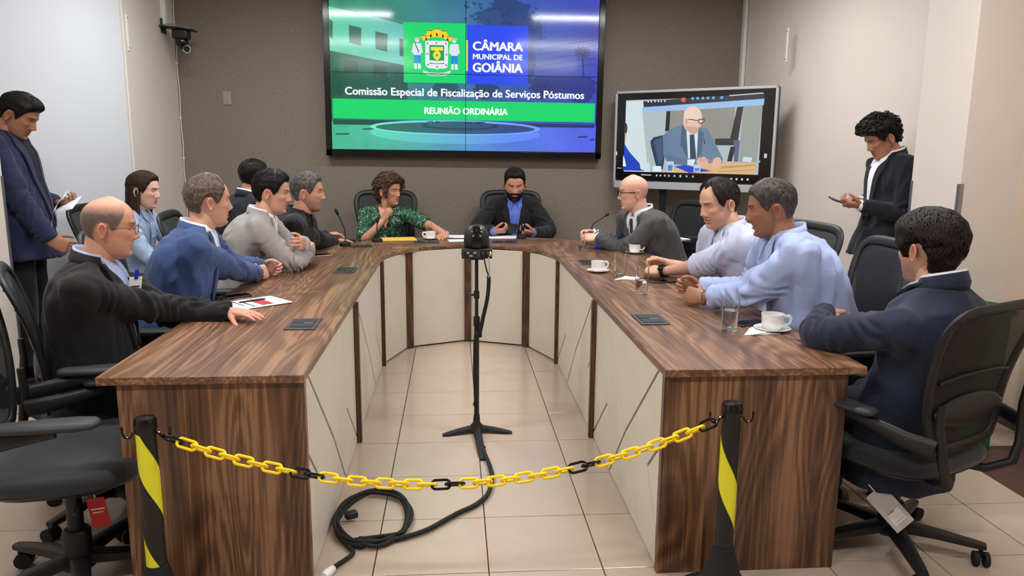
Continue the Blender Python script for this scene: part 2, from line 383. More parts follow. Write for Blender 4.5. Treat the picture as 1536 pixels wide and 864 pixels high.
# ------------------------------------------------------------------ conference table
TZ, TT = 0.765, 0.028
TXL0, TXL1, TXR0, TXR1, TY0 = -1.155, -0.495, 0.712, 1.425, 2.45
table = empty('conference_table', (0.13, 4.4, 0), 'U-shaped walnut conference table with cream inner panels', 'table')
CYI, SXI, SYI = 5.1, (TXR0-TXL1)/2, 0.78
CXI = (TXR0+TXL1)/2; CXO = (TXL0+TXR1)/2; SXO = (TXR1-TXL0)/2; SYO = 1.37
def ell(cx, sx, sy, a): return (cx+sx*math.cos(a), CYI+sy*math.sin(a))
g = 0.0007
secs = [('y', [(TXL0, TY0), (TXL1, TY0), (TXL1, 3.93-g), (TXL0, 3.93-g)]), ('y', [(TXL0, 3.93+g), (TXL1, 3.93+g), (TXL1, CYI-g), (TXL0, CYI-g)]),
        ('y', [(TXR0, TY0), (TXR1, TY0), (TXR1, 3.93-g), (TXR0, 3.93-g)]), ('y', [(TXR0, 3.93+g), (TXR1, 3.93+g), (TXR1, CYI-g), (TXR0, CYI-g)])]
def arc(a0, a1, n=20):
    inn = [ell(CXI, SXI, SYI, a0+(a1-a0)*k/n) for k in range(n+1)]; out = [ell(CXO, SXO, SYO, a0+(a1-a0)*k/n) for k in range(n+1)]
    return out, inn
e = 0.0008
for a0, a1, w in ((math.pi, math.radians(128), 'y'), (math.radians(128), math.radians(52), 'x'), (math.radians(52), 0, 'y')):
    out, inn = arc(a0-e, a1+e); secs.append((w, out+list(reversed(inn))))
for w, poly in secs:
    MB().prism(poly, TZ-TT, TZ).build('tabletop_section', M['wood_'+w], table, bevel=0.0025, angle=30)
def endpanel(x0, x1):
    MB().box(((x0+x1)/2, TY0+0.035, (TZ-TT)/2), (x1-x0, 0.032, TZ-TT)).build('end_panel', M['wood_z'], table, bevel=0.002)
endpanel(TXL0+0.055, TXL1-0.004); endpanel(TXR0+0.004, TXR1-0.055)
def panel_bay(X, side, y0, y1):
    """cream front made of six pieces around an X of grooves; side=+1 faces +X"""
    H = TZ-TT-0.002; zb = 0.004
    L = y1-y0
    def P(u, z): return (y0+u*L, z)
    cx = P(0.44, 0.31)
    tl = P(0.05, H); tr = P(0.80, H); bl = P(0.20, zb); br = P(0.67, zb)
    c0 = P(0.0, 0.48); c1 = P(0.14, 0.32); c2 = P(0.0, 0.10); d0 = P(1.0, 0.56); d1 = P(0.75, 0.30); d2 = P(1.0, 0.04)
    TL, TR, BL, BR = P(0, H), P(1, H), P(0, zb), P(1, zb)
    polys = [[tl, tr, cx], [bl, cx, br], [TL, tl, cx, bl, BL, c2, c1, c0], [c0, c1, c2], [TR, d0, d1, d2, BR, br, cx, tr], [d0, d2, d1]]
    thick = {frozenset((tl, cx)), frozenset((cx, br)), frozenset((c0, c1)), frozenset((d1, d2))}
    for pl in polys:
        n = len(pl); ar = sum(pl[i][0]*pl[(i+1) % n][1]-pl[(i+1) % n][0]*pl[i][1] for i in range(n))
        if ar < 0: pl = list(reversed(pl))
        lines = []
        for i in range(n):
            a, b_ = Vector(pl[i]), Vector(pl[(i+1) % n]); d = (b_-a).normalized(); nn = Vector((-d.y, d.x))
            off = 0.0072 if frozenset((pl[i], pl[(i+1) % n])) in thick else 0.0021
            lines.append((a+nn*off, d))
        q = []
        for i in range(n):
            (p1, e1), (p2, e2) = lines[i-1], lines[i]
            den = e1.x*e2.y-e1.y*e2.x
            t = ((p2-p1).x*e2.y-(p2-p1).y*e2.x)/den if abs(den) > 1e-6 else 0
            q.append(p1+e1*t)
        xa, xb = X-side*0.012, X
        mb = MB().prism([(v.x, v.y) for v in q], 0, 1)
        mb.v = [V(xa+(xb-xa)*v.z, v.x, v.y) for v in mb.v]
        mb.build('cream_panel', M['cream'], table, smooth=False)
    MB().box((X-side*0.022, (y0+y1)/2, (TZ-TT)/2), (0.018, L, TZ-TT)).build('backing_board', M['groove'], table, smooth=False)
yb0, yb1, yb2 = TY0+0.052, 3.79, 5.2
for X, s_ in ((TXL1-0.012, 1), (TXR0+0.012, -1)):
    for a, b_ in ((yb0, yb1-0.018), (yb1+0.018, yb2-0.02)): panel_bay(X, s_, a, b_)
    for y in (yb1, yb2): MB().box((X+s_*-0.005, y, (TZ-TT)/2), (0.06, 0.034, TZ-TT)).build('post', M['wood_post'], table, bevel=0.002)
BP = [V(TXL1-0.005, 5.22), V(-0.353, 5.672), V(0.10, 5.865), V(0.549, 5.672), V(TXR0+0.005, 5.22)]
for k in range(4):
    a, b_ = BP[k], BP[k+1]; d = (b_-a); nn = Vector((-d.y, d.x)).normalized()*0.008; L = d.length; dd = d.normalized()
    ang = math.atan2(d.y, d.x); R = Matrix.Rotation(ang, 3, 'Z')
    c = (a+b_)/2+nn
    MB().box((c.x, c.y, (TZ-TT)/2+0.006), (L-0.05, 0.016, TZ-TT-0.014), R).build('cream_panel', M['cream'], table, smooth=False)
    c2 = c+nn*1.2
    MB().box((c2.x, c2.y, (TZ-TT)/2), (L-0.03, 0.006, TZ-TT), R).build('backing_board', M['groove'], table, smooth=False)
for k in (1, 2, 3):
    ang = (math.radians(32), 0, math.radians(-32))[k-1]
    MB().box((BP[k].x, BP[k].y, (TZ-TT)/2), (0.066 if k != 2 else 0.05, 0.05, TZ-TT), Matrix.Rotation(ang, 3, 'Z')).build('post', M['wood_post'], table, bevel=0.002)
# outer supports so the top stands on something on the sitters' side
for (x, y) in ((TXL0+0.12, 3.93), (TXL0+0.15, 5.2), (TXR1-0.12, 3.93), (TXR1-0.15, 5.2), (CXO-0.55, 6.1), (CXO+0.55, 6.1)):
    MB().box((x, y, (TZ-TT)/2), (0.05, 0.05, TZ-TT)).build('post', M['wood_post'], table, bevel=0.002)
# flush cable hatches
def hatch(px, py, rz, lab):
    p = atz(px, py, TZ); r = empty('cable_hatch', V(p.x, p.y, TZ), lab, 'cable hatch', 'cable hatches set in the table top')
    R = Matrix.Rotation(rz, 3, 'Z')
    MB().box((p.x, p.y, TZ+0.0025), (0.125, 0.20, 0.005), R).build('frame', M['darkgrey'], r, bevel=0.0015)
    for dy in (-0.035, 0.045):
        q = R @ V(0, dy, 0); MB().box((p.x+q.x, p.y+q.y, TZ+0.006), (0.095, 0.065, 0.003), R).build('lid', M['black'], r, bevel=0.001)
    q = R @ V(0.02, 0.005, 0); MB().box((p.x+q.x, p.y+q.y, TZ+0.0058), (0.04, 0.012, 0.002), R).build('latch', M['grey'], r, smooth=False)
hatch(455, 487, 0, 'dark cable hatch in the left table arm, nearest the papers')
hatch(518, 406, 0, 'dark cable hatch in the left table arm, farther one near the phone')
hatch(975, 480, 0, 'dark cable hatch in the right table arm before the blue shirted man')
hatch(884, 394, 0, 'dark cable hatch beside the white cup on the right table arm')
hatch(640, 363.5, math.pi/2, 'dark cable hatch in front of the woman in green')
hatch(757, 363.5, math.pi/2, 'dark cable hatch in front of the bearded man, behind the camera')
# ------------------------------------------------------------------ people
def sstep(x, a, b):
    t = np.clip((x-a)/(b-a), 0, 1); return t*t*(3-2*t)
HZ = np.array([-.118, -.113, -.102, -.085, -.06, -.03, 0, .03, .06, .085, .104, .114, .118])
HYF = np.array([.046, .066, .077, .078, .080, .083, .084, .088, .083, .068, .043, .020, .0005])
HYB = np.array([.020, .002, -.020, -.036, -.058, -.080, -.094, -.100, -.094, -.076, -.048, -.022, -.0005])
HW = np.array([.013, .027, .042, .052, .060, .067, .072, .075, .072, .060, .040, .020, .0005])
NLV, NAZ = 76, 88
def head_grid():
    t = np.linspace(0, 1, NLV)
    z = -.118+.236*(t+0.045*np.sin(2*np.pi*t)*0.6)
    z = np.interp(np.linspace(0, 1, NLV), [0, .12, .62, .9, 1], [-.118, -.104, .035, .108, .118])
    a = np.linspace(0, 2*np.pi, NAZ, endpoint=False); a = a-.42*np.sin(a)
    return z, a
def sm(zz, tab):
    k = 6e-3
    return sum(np.interp(zz+d*k, HZ, tab) for d in (-1.5, -.75, 0, .75, 1.5))/5
GZ, GA = head_grid()
GF = [(i*NAZ+k, i*NAZ+(k+1) % NAZ, (i+1)*NAZ+(k+1) % NAZ, (i+1)*NAZ+k) for i in range(NLV-1) for k in range(NAZ)]
GF += [tuple(reversed(range(NAZ))), tuple(range((NLV-1)*NAZ, NLV*NAZ))]
def head_base(jaw=1.0, wide=1.0):
    zz = np.repeat(GZ, NAZ); aa = np.tile(GA, NLV)
    yf, yb, w = sm(zz, HYF), sm(zz, HYB), sm(zz, HW)*wide
    low = np.clip((-.03-zz)/.08, 0, 1); w = w*(1+(jaw-1)*low)
    yc, h = (yf+yb)/2, (yf-yb)/2
    s_, c_ = np.sin(aa), np.cos(aa); e = 2/2.35
    x = w*np.sign(s_)*np.abs(s_)**e; y = yc+h*np.sign(c_)*np.abs(c_)**e
    return np.stack([x, y, zz], 1), aa
def G(v, c, s_): return np.exp(-((v-c)/s_)**2)
def head_face(P, f):
    x, y, z = P[:, 0].copy(), P[:, 1].copy(), P[:, 2].copy(); ax = np.abs(x)
    fr = sstep(y, 0.02, 0.06); d = np.zeros_like(x)
    d += .006*G(z, .024, .011)*G(ax, .024, .022)                       # brow
    d -= .011*G(ax, .031, .015)*G(z, .006, .011)                       # sockets
    nl = f.get('nose', 1.0)
    hh = np.interp(z, [-.046, -.040, -.030, -.01, .012, .024], [0, .014, .026, .016, .006, 0])*nl
    ww = np.interp(z, [-.046, -.03, .012], [.016, .0125, .009])
    d += hh*np.exp(-(x/ww)**2)
    d += .008*G(ax, .014, .007)*G(z, -.034, .008)                      # wings
    d += .006*G(ax, 0, .022)*G(z, -.057, .006)+.008*G(ax, 0, .019)*G(z, -.070, .006)-.006*G(ax, 0, .026)*G(z, -.0625, .0028)
    d -= .004*G(ax, 0, .02)*G(z, -.083, .006); d += .008*G(ax, 0, .02)*G(z, -.101, .012)
    d += .005*G(ax, .045, .018)*G(z, -.018, .016)
    y = y+d*fr
    x = x+np.sign(x)*(.004*G(z, -.012, .018)*sstep(y, .01, .05)+f.get('cheek', 0)*G(z, -.055, .03)*sstep(y, -.02, .05))
    return np.stack([x, y, z], 1)
def hairline(a, st):
    """height of the hair edge for azimuth a (0 = face, pi = nape)"""
    d = np.degrees(np.abs((a+np.pi) % (2*np.pi)-np.pi))
    fr = st.get('front', .070); rec = st.get('recede', 0.0); nape = st.get('nape', -.060); burn = st.get('burn', -.012)
    return np.interp(d, [0, 22, 42, 58, 66, 78, 88, 100, 118, 135, 180], [fr+rec*0.35, fr+rec, fr-.008+rec, .035+rec*0.6, .010, burn, .020, .022, -.02, nape, nape])
def rot(yaw, pitch=0, roll=0):
    """columns right, forward, up; heading 0 = +Y, 90 = +X; pitch > 0 looks down"""
    return Matrix.Rotation(-math.radians(yaw), 3, 'Z') @ Matrix.Rotation(-math.radians(pitch), 3, 'X') @ Matrix.Rotation(math.radians(roll), 3, 'Y')
def n3(p, s): return noise.noise(Vector((p[0]*s, p[1]*s, p[2]*s)))
def mskin(name, rough=0.5): return mat(name, (255, 255, 255), rough, attr=True, sss=0.08, bump=0.12, bscale=250, spec=0.35)
M['skin'] = mskin('skin')
HAIRM = {}
def hairmat(col):
    if col not in HAIRM: HAIRM[col] = mat('hair_%d_%d_%d' % col, col, 0.5, var=0.35, vscale=60, bump=0.9, bscale=90, stretch=(1, 1, 0.35), spec=0.28)
    return HAIRM[col]
CLOTH = {}
def cloth(col, kind='wool'):
    k = (col, kind)
    if k not in CLOTH:
        if kind == 'wool': CLOTH[k] = mat('wool_%d_%d_%d' % col, col, 0.8, bump=0.35, bscale=420, var=0.06, vscale=300, sheen=0.12, spec=0.25)
        else: CLOTH[k] = mat('cotton_%d_%d_%d' % col, col, 0.75, bump=0.18, bscale=500, var=0.03, vscale=250, sheen=0.05, spec=0.2)
    return CLOTH[k]
# hands --------------------------------------------------------------
POSE = {'flat': ((6, 10, 6), 6, (10, 8)), 'relaxed': ((22, 34, 20), 4, (18, 18)), 'clasp': ((48, 62, 28), 1, (30, 25)), 'fist': ((75, 92, 60), 0, (38, 45)),
        'hold': ((38, 58, 40), 3, (25, 30)), 'curl': ((35, 48, 30), 3, (20, 25))}
_hand = {}
def hand_mesh(pose, side):
    k = (pose, side)
    if k in _hand: return _hand[k]
    cu, spread, th = POSE[pose]; mb = MB(); s = -1 if side == 'R' else 1      # thumb at s*x
    rings = []
    for y, w, t, zc in ((-.038, .022, .017, 0), (-.018, .026, .019, 0), (.0, .030, .020, 0), (.025, .037, .0185, -.001), (.06, .042, .016, 0), (.088, .041, .0135, 0.001), (.098, .036, .010, .001)):
        rings.append([V(w*math.copysign(abs(math.cos(a))**.8, math.cos(a))-s*0.002, y, zc+t*math.copysign(abs(math.sin(a))**.8, math.sin(a))) for a in [2*math.pi*q/16 for q in range(16)]])
    mb.loft(rings)
    for i, (bx, ln, r) in enumerate(((.030, .071, .0088), (.0105, .079, .0092), (-.0105, .073, .0088), (-.0295, .057, .0076))):
        p = V(s*bx, .088-(0.004 if i in (0,) else 0.010 if i == 3 else 0), 0); ang = 0; pts = [p-V(0, .02, 0), p]; rr = [r*1.1, r*1.08]
        az = math.radians(s*-1*(i-1.4)*spread*0.9)
        for j, (c, fr) in enumerate(zip(cu, (.47, .30, .23))):
            ang += math.radians(c*(1+0.08*(i-1)))
            d = V(math.sin(az)*math.cos(ang), math.cos(az)*math.cos(ang), -math.sin(ang))
            pm = p+d*(ln*fr*0.5); p = p+d*(ln*fr)
            pts += [pm, p]; k2 = (0.97, 0.90, 0.80)[j]; rr += [r*k2*0.96, r*k2*(1.0 if j < 2 else 0.85)]
        mb.tube(pts, rr, 10, round_=True)
    a1, a2 = th
    p = V(s*.020, .012, -.006); d0 = V(s*.62, .72, -.30).normalized(); pts = [p, p+d0*.042]; q = p+d0*.042
    d1 = (d0+V(-s*.006*a1*2, .012*a1, -.012*a1)).normalized(); q2 = q+d1*.033; d2 = (d1+V(-s*.012*a2, .012*a2, -.008*a2)).normalized(); q3 = q2+d2*.024
    mb.tube([p, p+d0*.022, q, q+d1*.016, q2, q3], [.016, .0145, .0112, .0105, .0102, .0085], 10, round_=True)
    co, no, fs = remesh(mb, .0034, 3)
    _hand[k] = (co, fs); return _hand[k]
def hand_frame(D, pn):
    Y = Vector(D).normalized(); Z = -(Vector(pn)-Y*Vector(pn).dot(Y)).normalized(); X = Y.cross(Z)
    return Matrix((X, Y, Z)).transposed()
def ik(S, Wp, a, b, pole):
    d = Wp-S; L = d.length
    if L > (a+b)*0.995: k = L/((a+b)*0.995); a *= k; b *= k
    L = max(L, abs(a-b)+1e-3)
    x = (a*a-b*b+L*L)/(2*L); h = math.sqrt(max(a*a-x*x, 1e-8)); u = d.normalized()
    p = Vector(pole); p = p-u*p.dot(u); p.normalize()
    return S+u*x+p*h
def bez(a, b, c, t): return a*(1-t)**2+b*2*t*(1-t)+c*t*t
def smooth_limb(S, E_, Wp, n=5):
    pts = []
    A = S+(E_-S)*0.72; B = E_+(Wp-E_)*0.28
    for t in (0, .25, .5): pts.append(S+(A-S)*t/0.5*0.5 if False else S+(A-S)*t)
    pts.append(A)
    for t in (.25, .5, .75): pts.append(bez(A, E_, B, t))
    pts.append(B)
    for t in (.35, .7, 1.0): pts.append(B+(Wp-B)*t)
    return pts
def cloth_obj(mb, vox, name, m, parent, sm_=6, amp=.004, freq=11.0, seed=0, stretch=(1, 1, .45), limbs=(), fold=.006):
    co, no, fs = remesh(mb, vox, sm_)
    n = len(co); disp = np.zeros(n); arm = np.zeros(n)
    for (S_, E_, W_) in limbs:
        S_, E_, W_ = (np.array(tuple(q)) for q in (S_, E_, W_)); La = np.linalg.norm(E_-S_); Lb = np.linalg.norm(W_-E_)
        best = np.full(n, 9.0); ss = np.zeros(n); ph = np.zeros(n)
        for a, b_, s0, L in ((S_, E_, 0, La), (E_, W_, La, Lb)):
            u = (b_-a)/L; t = np.clip((co-a)@u, 0, L); pr = a+t[:, None]*u; dv = co-pr; d = np.linalg.norm(dv, axis=1)
            ref = np.cross(u, (0.31, 0.2, 0.93)); ref /= np.linalg.norm(ref); r2 = np.cross(u, ref)
            sel = d < best; best[sel] = d[sel]; ss[sel] = (t+s0)[sel]; ph[sel] = np.arctan2(dv@ref, dv@r2)[sel]
        w = 1-sstep(best, .070, .105); w *= sstep(ss, .015, .09)
        win = 1.0*np.exp(-((ss-La)/.10)**2)+.55*np.exp(-((ss-La-Lb)/.07)**2)+.5*np.exp(-((ss-.05)/.08)**2)+.28
        nz = np.array([noise.noise(Vector(p)*6+Vector((seed, 0, 0))) for p in co])
        nz2 = np.array([noise.noise(Vector(p)*11+Vector((0, seed, 3))) for p in co])
        wav = np.sin(2*np.pi*(ss/.062+.75*np.cos(ph+seed)+2.6*nz))
        disp += w*win*fold*wav*np.clip(.5+1.6*nz2, -.1, 1.3)
        arm = np.maximum(arm, w)
    out = []
    for p, n_, dd, aw in zip(co, no, disp, arm):
        q = Vector((p[0]*freq*stretch[0]+seed, p[1]*freq*stretch[1], (p[2]+.35*p[0]+.3*p[1])*freq*stretch[2]+seed*.7))
        w = noise.noise(q*0.5)
        v = 1-abs(noise.noise(q+Vector((w, w*1.3, -w))*1.4))*2.4
        v2 = noise.noise(q*2.1)
        out.append(Vector(p)+Vector(n_)*(dd+(1-.6*aw)*amp*(v*.8+v2*.4-.45)))
    r = MB(); r.v = out; r.f = [list(f) for f in fs]; r.c = [(1, 1, 1)]*len(out); r.mi = [0]*len(fs)
    o = r.build(name, m, parent, smooth='all')
    return o, BVHTree.FromPolygons(out, fs)
class Frame:
    def __init__(s, o, R, F, U): s.o, s.R, s.F, s.U = o, R, F, U
def decal(bvh, fr, poly, off, thick, name, m, parent, nx=10, ny=14):
    """cloth piece with an outline given in the chest frame, laid on the garment below it"""
    us = [p[0] for p in poly]; vs_ = [p[1] for p in poly]
    # split outline into left / right chains by rows
    lo, hi = min(vs_), max(vs_); rows = []
    for j in range(ny+1):
        v = lo+(hi-lo)*(0.004+0.992*j/ny); xs = []
        for i in range(len(poly)):
            (u0, v0), (u1, v1) = poly[i], poly[(i+1) % len(poly)]
            if (v0-v)*(v1-v) < 0: xs.append(u0+(u1-u0)*(v-v0)/(v1-v0))
        if len(xs) < 2: continue
        a, b_ = min(xs), max(xs); rows.append([(a+(b_-a)*k/nx, v) for k in range(nx+1)])
    pts = []; 
    for row in rows:
        rr = []
        for u, v in row:
            st = fr.o+fr.R*u+fr.U*v+fr.F*0.55
            hit = bvh.ray_cast(st, -fr.F, 0.8)
            rr.append((hit[0], hit[1]) if hit[0] is not None else None)
        ok = [i for i, q in enumerate(rr) if q is not None]
        rr = [rr[min(ok, key=lambda i: abs(i-n_))] if ok else None for n_ in range(len(rr))]
        pts.append(rr)
    sel_ = [i for i, rr in enumerate(pts) if rr[0] is not None]; pts = [pts[i] for i in sel_]; rows = [rows[i] for i in sel_]
    flat = [q for rr in pts for q in rr if q is not None]
    if len(flat) < 4: return None
    mb = MB(); w = nx+1
    def depth(q): return (q[0]-fr.o).dot(fr.F)
    top, bot = [], []
    for rr, row in zip(pts, rows):
        for q, (u, v) in zip(rr, row):
            if q is None:
                best = min((abs(a-u)+abs(b_-v), qq) for rr2, row2 in zip(pts, rows) for qq, (a, b_) in zip(rr2, row2) if qq is not None)[1] if False else None
                dmean = np.mean([depth(x) for x in flat]); base = fr.o+fr.R*u+fr.U*v+fr.F*dmean; nn = fr.F
            else: base, nn = q
            if nn.dot(fr.F) < 0: nn = -nn
            top.append(base+nn*(off+thick)); bot.append(base+nn*(off-0.004))
    n = len(top); R_ = len(rows); fs = []
    for j in range(R_-1):
        for k in range(nx):
            a, b_, c, d = j*w+k, j*w+k+1, (j+1)*w+k+1, (j+1)*w+k
            fs += [(a, b_, c, d), (n+a, n+d, n+c, n+b_)]
    ring = [k for k in range(w)]+[j*w+nx for j in range(1, R_)]+[(R_-1)*w+k for k in range(nx-1, -1, -1)]+[j*w for j in range(R_-2, 0, -1)]
    for i in range(len(ring)):
        a, b_ = ring[i], ring[(i+1) % len(ring)]; fs.append((a, b_, n+b_, n+a))
    mb.add(top+bot, fs)
    return mb.build(name, m, parent, smooth=True, angle=60)
def ear_geom(mb, RH, HC, sc, s, col):
    c = V(s*.0745, -.010, -.008); rings = []
    n = 14
    outline = [(math.cos(a)*(.0165 if math.cos(a) < 0 else .014)*(1.0 if math.sin(a) > -.2 else .75), math.sin(a)*.031) for a in [2*math.pi*k/n for k in range(n)]]
    for k, (scl, out) in enumerate(((.35, -.004), (.7, .004), (.98, .010), (1.0, .015), (.86, .0175), (.70, .014), (.45, .008), (.1, .006))):
        rings.append([c+V(s*(out+max(0, -y_)*0.35*scl), y_*scl-0.003*out/.015, z_*scl-.15*y_*scl) for y_, z_ in outline])
    st = len(mb.v)
    mb.loft([[HC+RH @ (p*sc) for p in r] for r in rings], col=col)
def person(name, label, head, hs=1.0, hrot=(0, 0, 0), th=0, lean=.12, side=0.0, stand=False, hipz=None, arms=None, skin=(196, 150, 122), hair=None, face=None, outfit=None, sh_th=None, build=1.0, belly=0.0, legs=True, group=None, sh=1.0, twist=0):
    face = face or {}; hair = hair or {}; out = outfit or {}
    HC = aty(*head) if len(head) == 3 and not isinstance(head, Vector) else head
    RH = rot(*hrot)
    F = Vector((math.sin(math.radians(th)), math.cos(math.radians(th)), 0)); Rr = Vector((F.y, -F.x, 0))
    sth = th if sh_th is None else sh_th
    Fs = Vector((math.sin(math.radians(sth)), math.cos(math.radians(sth)), 0)); Rs = Vector((Fs.y, -Fs.x, 0))
    sc = hs
    hipz = hipz if hipz is not None else (0.53 if not stand else 0.90)
    NB = HC+RH @ V(0, -.045*sc, -.075*sc)+V(0, 0, -.088*sc+out.get('neckup', .014))-F*0.012      # base of neck
    hip = Vector((NB.x, NB.y, 0))-F*lean-Rr*side; hip.z = hipz
    base = Vector((hip.x, hip.y, 0))
    root = empty(name, base, label, 'person', group)
    # ---- skin colours
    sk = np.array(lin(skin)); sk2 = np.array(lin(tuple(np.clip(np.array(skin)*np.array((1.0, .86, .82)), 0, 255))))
    lip = np.array(lin(face.get('lip', tuple(int(v) for v in np.array(skin)*np.array((.86, .62, .60))))))
    hc = np.array(lin(hair.get('col', (30, 24, 22))))
    P0, aa = head_base(face.get('jaw', 1.0), face.get('wide', 1.0)); P = head_face(P0, face)
    x, y, z = P[:, 0], P[:, 1], P[:, 2]; ax = np.abs(x); fr = sstep(y, .02, .05)
    col = np.tile(sk, (len(P), 1))
    def blend(mask, c):
        nonlocal col
        col = col*(1-mask[:, None])+np.array(c)[None]*mask[:, None]
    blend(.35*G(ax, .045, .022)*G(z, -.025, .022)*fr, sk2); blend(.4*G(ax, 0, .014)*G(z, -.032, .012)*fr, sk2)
    blend(.85*np.clip(G(ax, 0, .021)*(G(z, -.0575, .0052)+G(z, -.069, .0052)), 0, 1)*fr, lip)
    blend(.8*np.clip(G(ax, 0, .022)*G(z, -.0628, .0018), 0, 1)*fr, lip*.35)
    nzv = np.array([n3(p, 160) for p in P]) if (face.get('beard') or hair.get('stub')) else None
    if face.get('beard'):
        bd = face['beard']; reg = sstep(-z, .048-.02*np.clip(ax/.06, 0, 1), .06)*sstep(y, -.012, .01)*(1-G(ax, 0, .02)*G(z, -.063, .011)*1.0)
        reg = np.clip(np.maximum(reg, G(z, -.047, .006)*sstep(.034-ax, 0, .012)*fr*1.0), 0, 1)*(1-.0*x)
        reg *= (1-.9*G(ax, 0, .021)*np.clip(G(z, -.0575, .005)+G(z, -.069, .005), 0, 1))
        blend(np.clip(reg*bd*(1+.5*nzv), 0, 1), np.array(lin(face.get('bcol', (26, 20, 18)))))
    hl = hairline(aa, hair)
    above = z-hl
    if hair.get('stub'):
        blend(np.clip(hair['stub']*sstep(above, -.004, .008)*(1-sstep(z, hair.get('bald', .2)-.01-hair.get('soft', .01), hair.get('bald', .2)+hair.get('soft', .01))*(1-hair.get('topstub', 0)))*(1+.4*nzv), 0, 1), hc)
    # eyebrows painted as hair on the brow
    browc = np.array(lin(face.get('brow', tuple(int(v) for v in np.array(hair.get('col', (30, 24, 22)))*.9))))
    bz = .026-.10*np.clip(ax-.034, 0, 1)+.05*np.clip(.034-ax, -.02, 1)*-1
    blend(.9*np.clip(G(z, bz, .0042)*sstep(ax, .008, .014)*(1-sstep(ax, .046, .054)), 0, 1)*fr, browc)
    # dark lash line
    blend(.6*np.clip(G(z, .0075 if not face.get('down') else .001, .0022)*G(ax, .031, .013), 0, 1)*fr, np.array(lin((40, 26, 22))))
    body = MB()
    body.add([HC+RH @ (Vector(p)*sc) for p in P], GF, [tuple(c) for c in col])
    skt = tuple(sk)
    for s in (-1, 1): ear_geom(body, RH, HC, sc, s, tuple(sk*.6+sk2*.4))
    nk0 = HC+RH @ V(0, -.022*sc, -.045*sc); nkm = HC+RH @ V(0, -.028*sc, -.10*sc)
    body.tube([nk0, nkm, NB+V(0, 0, .02), NB-V(0, 0, .05)], [(.054*sc*build, .060*sc)]*2+[(.060*sc*build, .062*sc), (.075*sc, .07*sc)], 22, up=F, col=skt)
    # ---- torso
    shw = out.get('shw', .170)*sh; S = {}
    shz = out.get('shz', -.045)
    S['R'] = NB+Rs*shw+V(0, 0, shz); S['L'] = NB-Rs*shw+V(0, 0, shz)
    ctrl = (hip+NB)/2-F*(.05+out.get('slouch', 0))
    def torso(mb, g, bottom=0.0):
        keys = [(bottom-.02, .150, .115), (bottom, .172, .135), (.14, .176, .138), (.36, .160, .128), (.58, .174, .132), (.76, .190, .128), (.88, .178, .112), (.96, .118, .086), (1.03, .062, .058)]
        rings = []
        for t, w, d in keys:
            tt = max(t, -0.2); c = bez(hip, ctrl, NB, tt) if tt >= 0 else hip+V(0, 0, tt*0.5)
            R_ = (Rr*(1-tt)+Rs*tt).normalized(); T = ((NB-ctrl)*tt+(ctrl-hip)*(1-tt)).normalized(); Fv = T.cross(R_)*-1
            Fv = (F*(1-tt)+Fs*tt); Fv = (Fv-T*Fv.dot(T)).normalized()
            bl = belly*math.exp(-((t-.28)/.25)**2)
            w2, d2 = w*build*sh+g+bl*.35, d*build+g+bl*.5
            c2 = c+Fv*(bl*.5)
            rings.append([c2+R_*(w2*math.copysign(abs(math.cos(a))**.85, math.cos(a)))+Fv*(d2*math.copysign(abs(math.sin(a))**.85, math.sin(a))) for a in [2*math.pi*k/24 for k in range(24)]])
        mb.loft(rings)
        for k in 'RL': mb.tube([NB+V(0, 0, -.022), NB+(S[k]-NB)*.5+V(0, 0, -.010), S[k]], [.048*build+g, .057*build+g, .062*build+g], 12, round_=True)
        for k, s_ in (('R', 1), ('L', -1)):
            m_ = bez(hip, ctrl, NB, .58)+(Rs*(s_*.098*build*sh)); mb.tube([S[k]+V(0, 0, -.02), (S[k]*.5+m_*.5)+V(0, 0, 0), m_], [.060*build+g, .072*build+g, .080*build+g], 12, round_=True)
    core = MB(); torso(core, -.02); body.add(core.v, core.f, skt)
    garment = MB(); torso(garment, out.get('ease', .012), out.get('tail', 0.0)); torso_only = MB(); torso(torso_only, out.get('ease', .012)+.002, out.get('tail', 0.0))
    armdat = {}
    for k, spec in (arms or {}).items():
        if 'rel' in spec: spec['w'] = HC+Rr*spec['rel'][0]+F*spec['rel'][1]; spec['w'].z = spec['rel'][2]
        if 'dr' in spec: spec['d'] = Rr*spec['dr'][0]+F*spec['dr'][1]+V(0, 0, spec['dr'][2])
        if 'pnr' in spec: spec['pn'] = Rr*spec['pnr'][0]+F*spec['pnr'][1]+V(0, 0, spec['pnr'][2])
        if 'poler' in spec: spec['pole'] = Rr*spec['poler'][0]+F*spec['poler'][1]+V(0, 0, spec['poler'][2])
        Wp = Vector(spec['w']); D = Vector(spec['d']).normalized(); pn = Vector(spec.get('pn', (0, 0, -1)))
        pole = Vector(spec.get('pole', (0, 0, -1)))
        E_ = ik(S[k], Wp, .295*spec.get('len', 1), .265*spec.get('len', 1), pole)
        u_ = (Wp-E_).normalized()
        if D.dot(u_) < .45: D = (D+u_*(.62-min(D.dot(u_), .4))).normalized()
        armdat[k] = (E_, Wp, D)
        pts = smooth_limb(S[k], E_, Wp)
        n = len(pts); end = spec.get('sleeve', 1.0)
        rs = np.interp(np.linspace(0, 1, n), [0, .3, .5, .62, 1], [.066, .060, .054, .052, .039])*build+out.get('ease', .012)*.55
        if end < 1:
            # sleeve ends part way along the limb
            m_ = max(3, int(round(n*end))); gp, gr = pts[:m_], list(rs[:m_])
        else: gp, gr = pts, list(rs)
        garment.tube(gp, gr, 14)
        br = np.interp(np.linspace(0, 1, n), [0, .3, .5, .62, .8, 1], [.05, .044, .040, .042, .033, .024] if spec.get('sleeve', 1) < 1 else [.05, .044, .038, .036, .026, .021])
        body.tube(pts, list(br), 14, col=skt)
        co, fs = hand_mesh(spec.get('pose', 'relaxed'), k); Rh = hand_frame(D, pn)
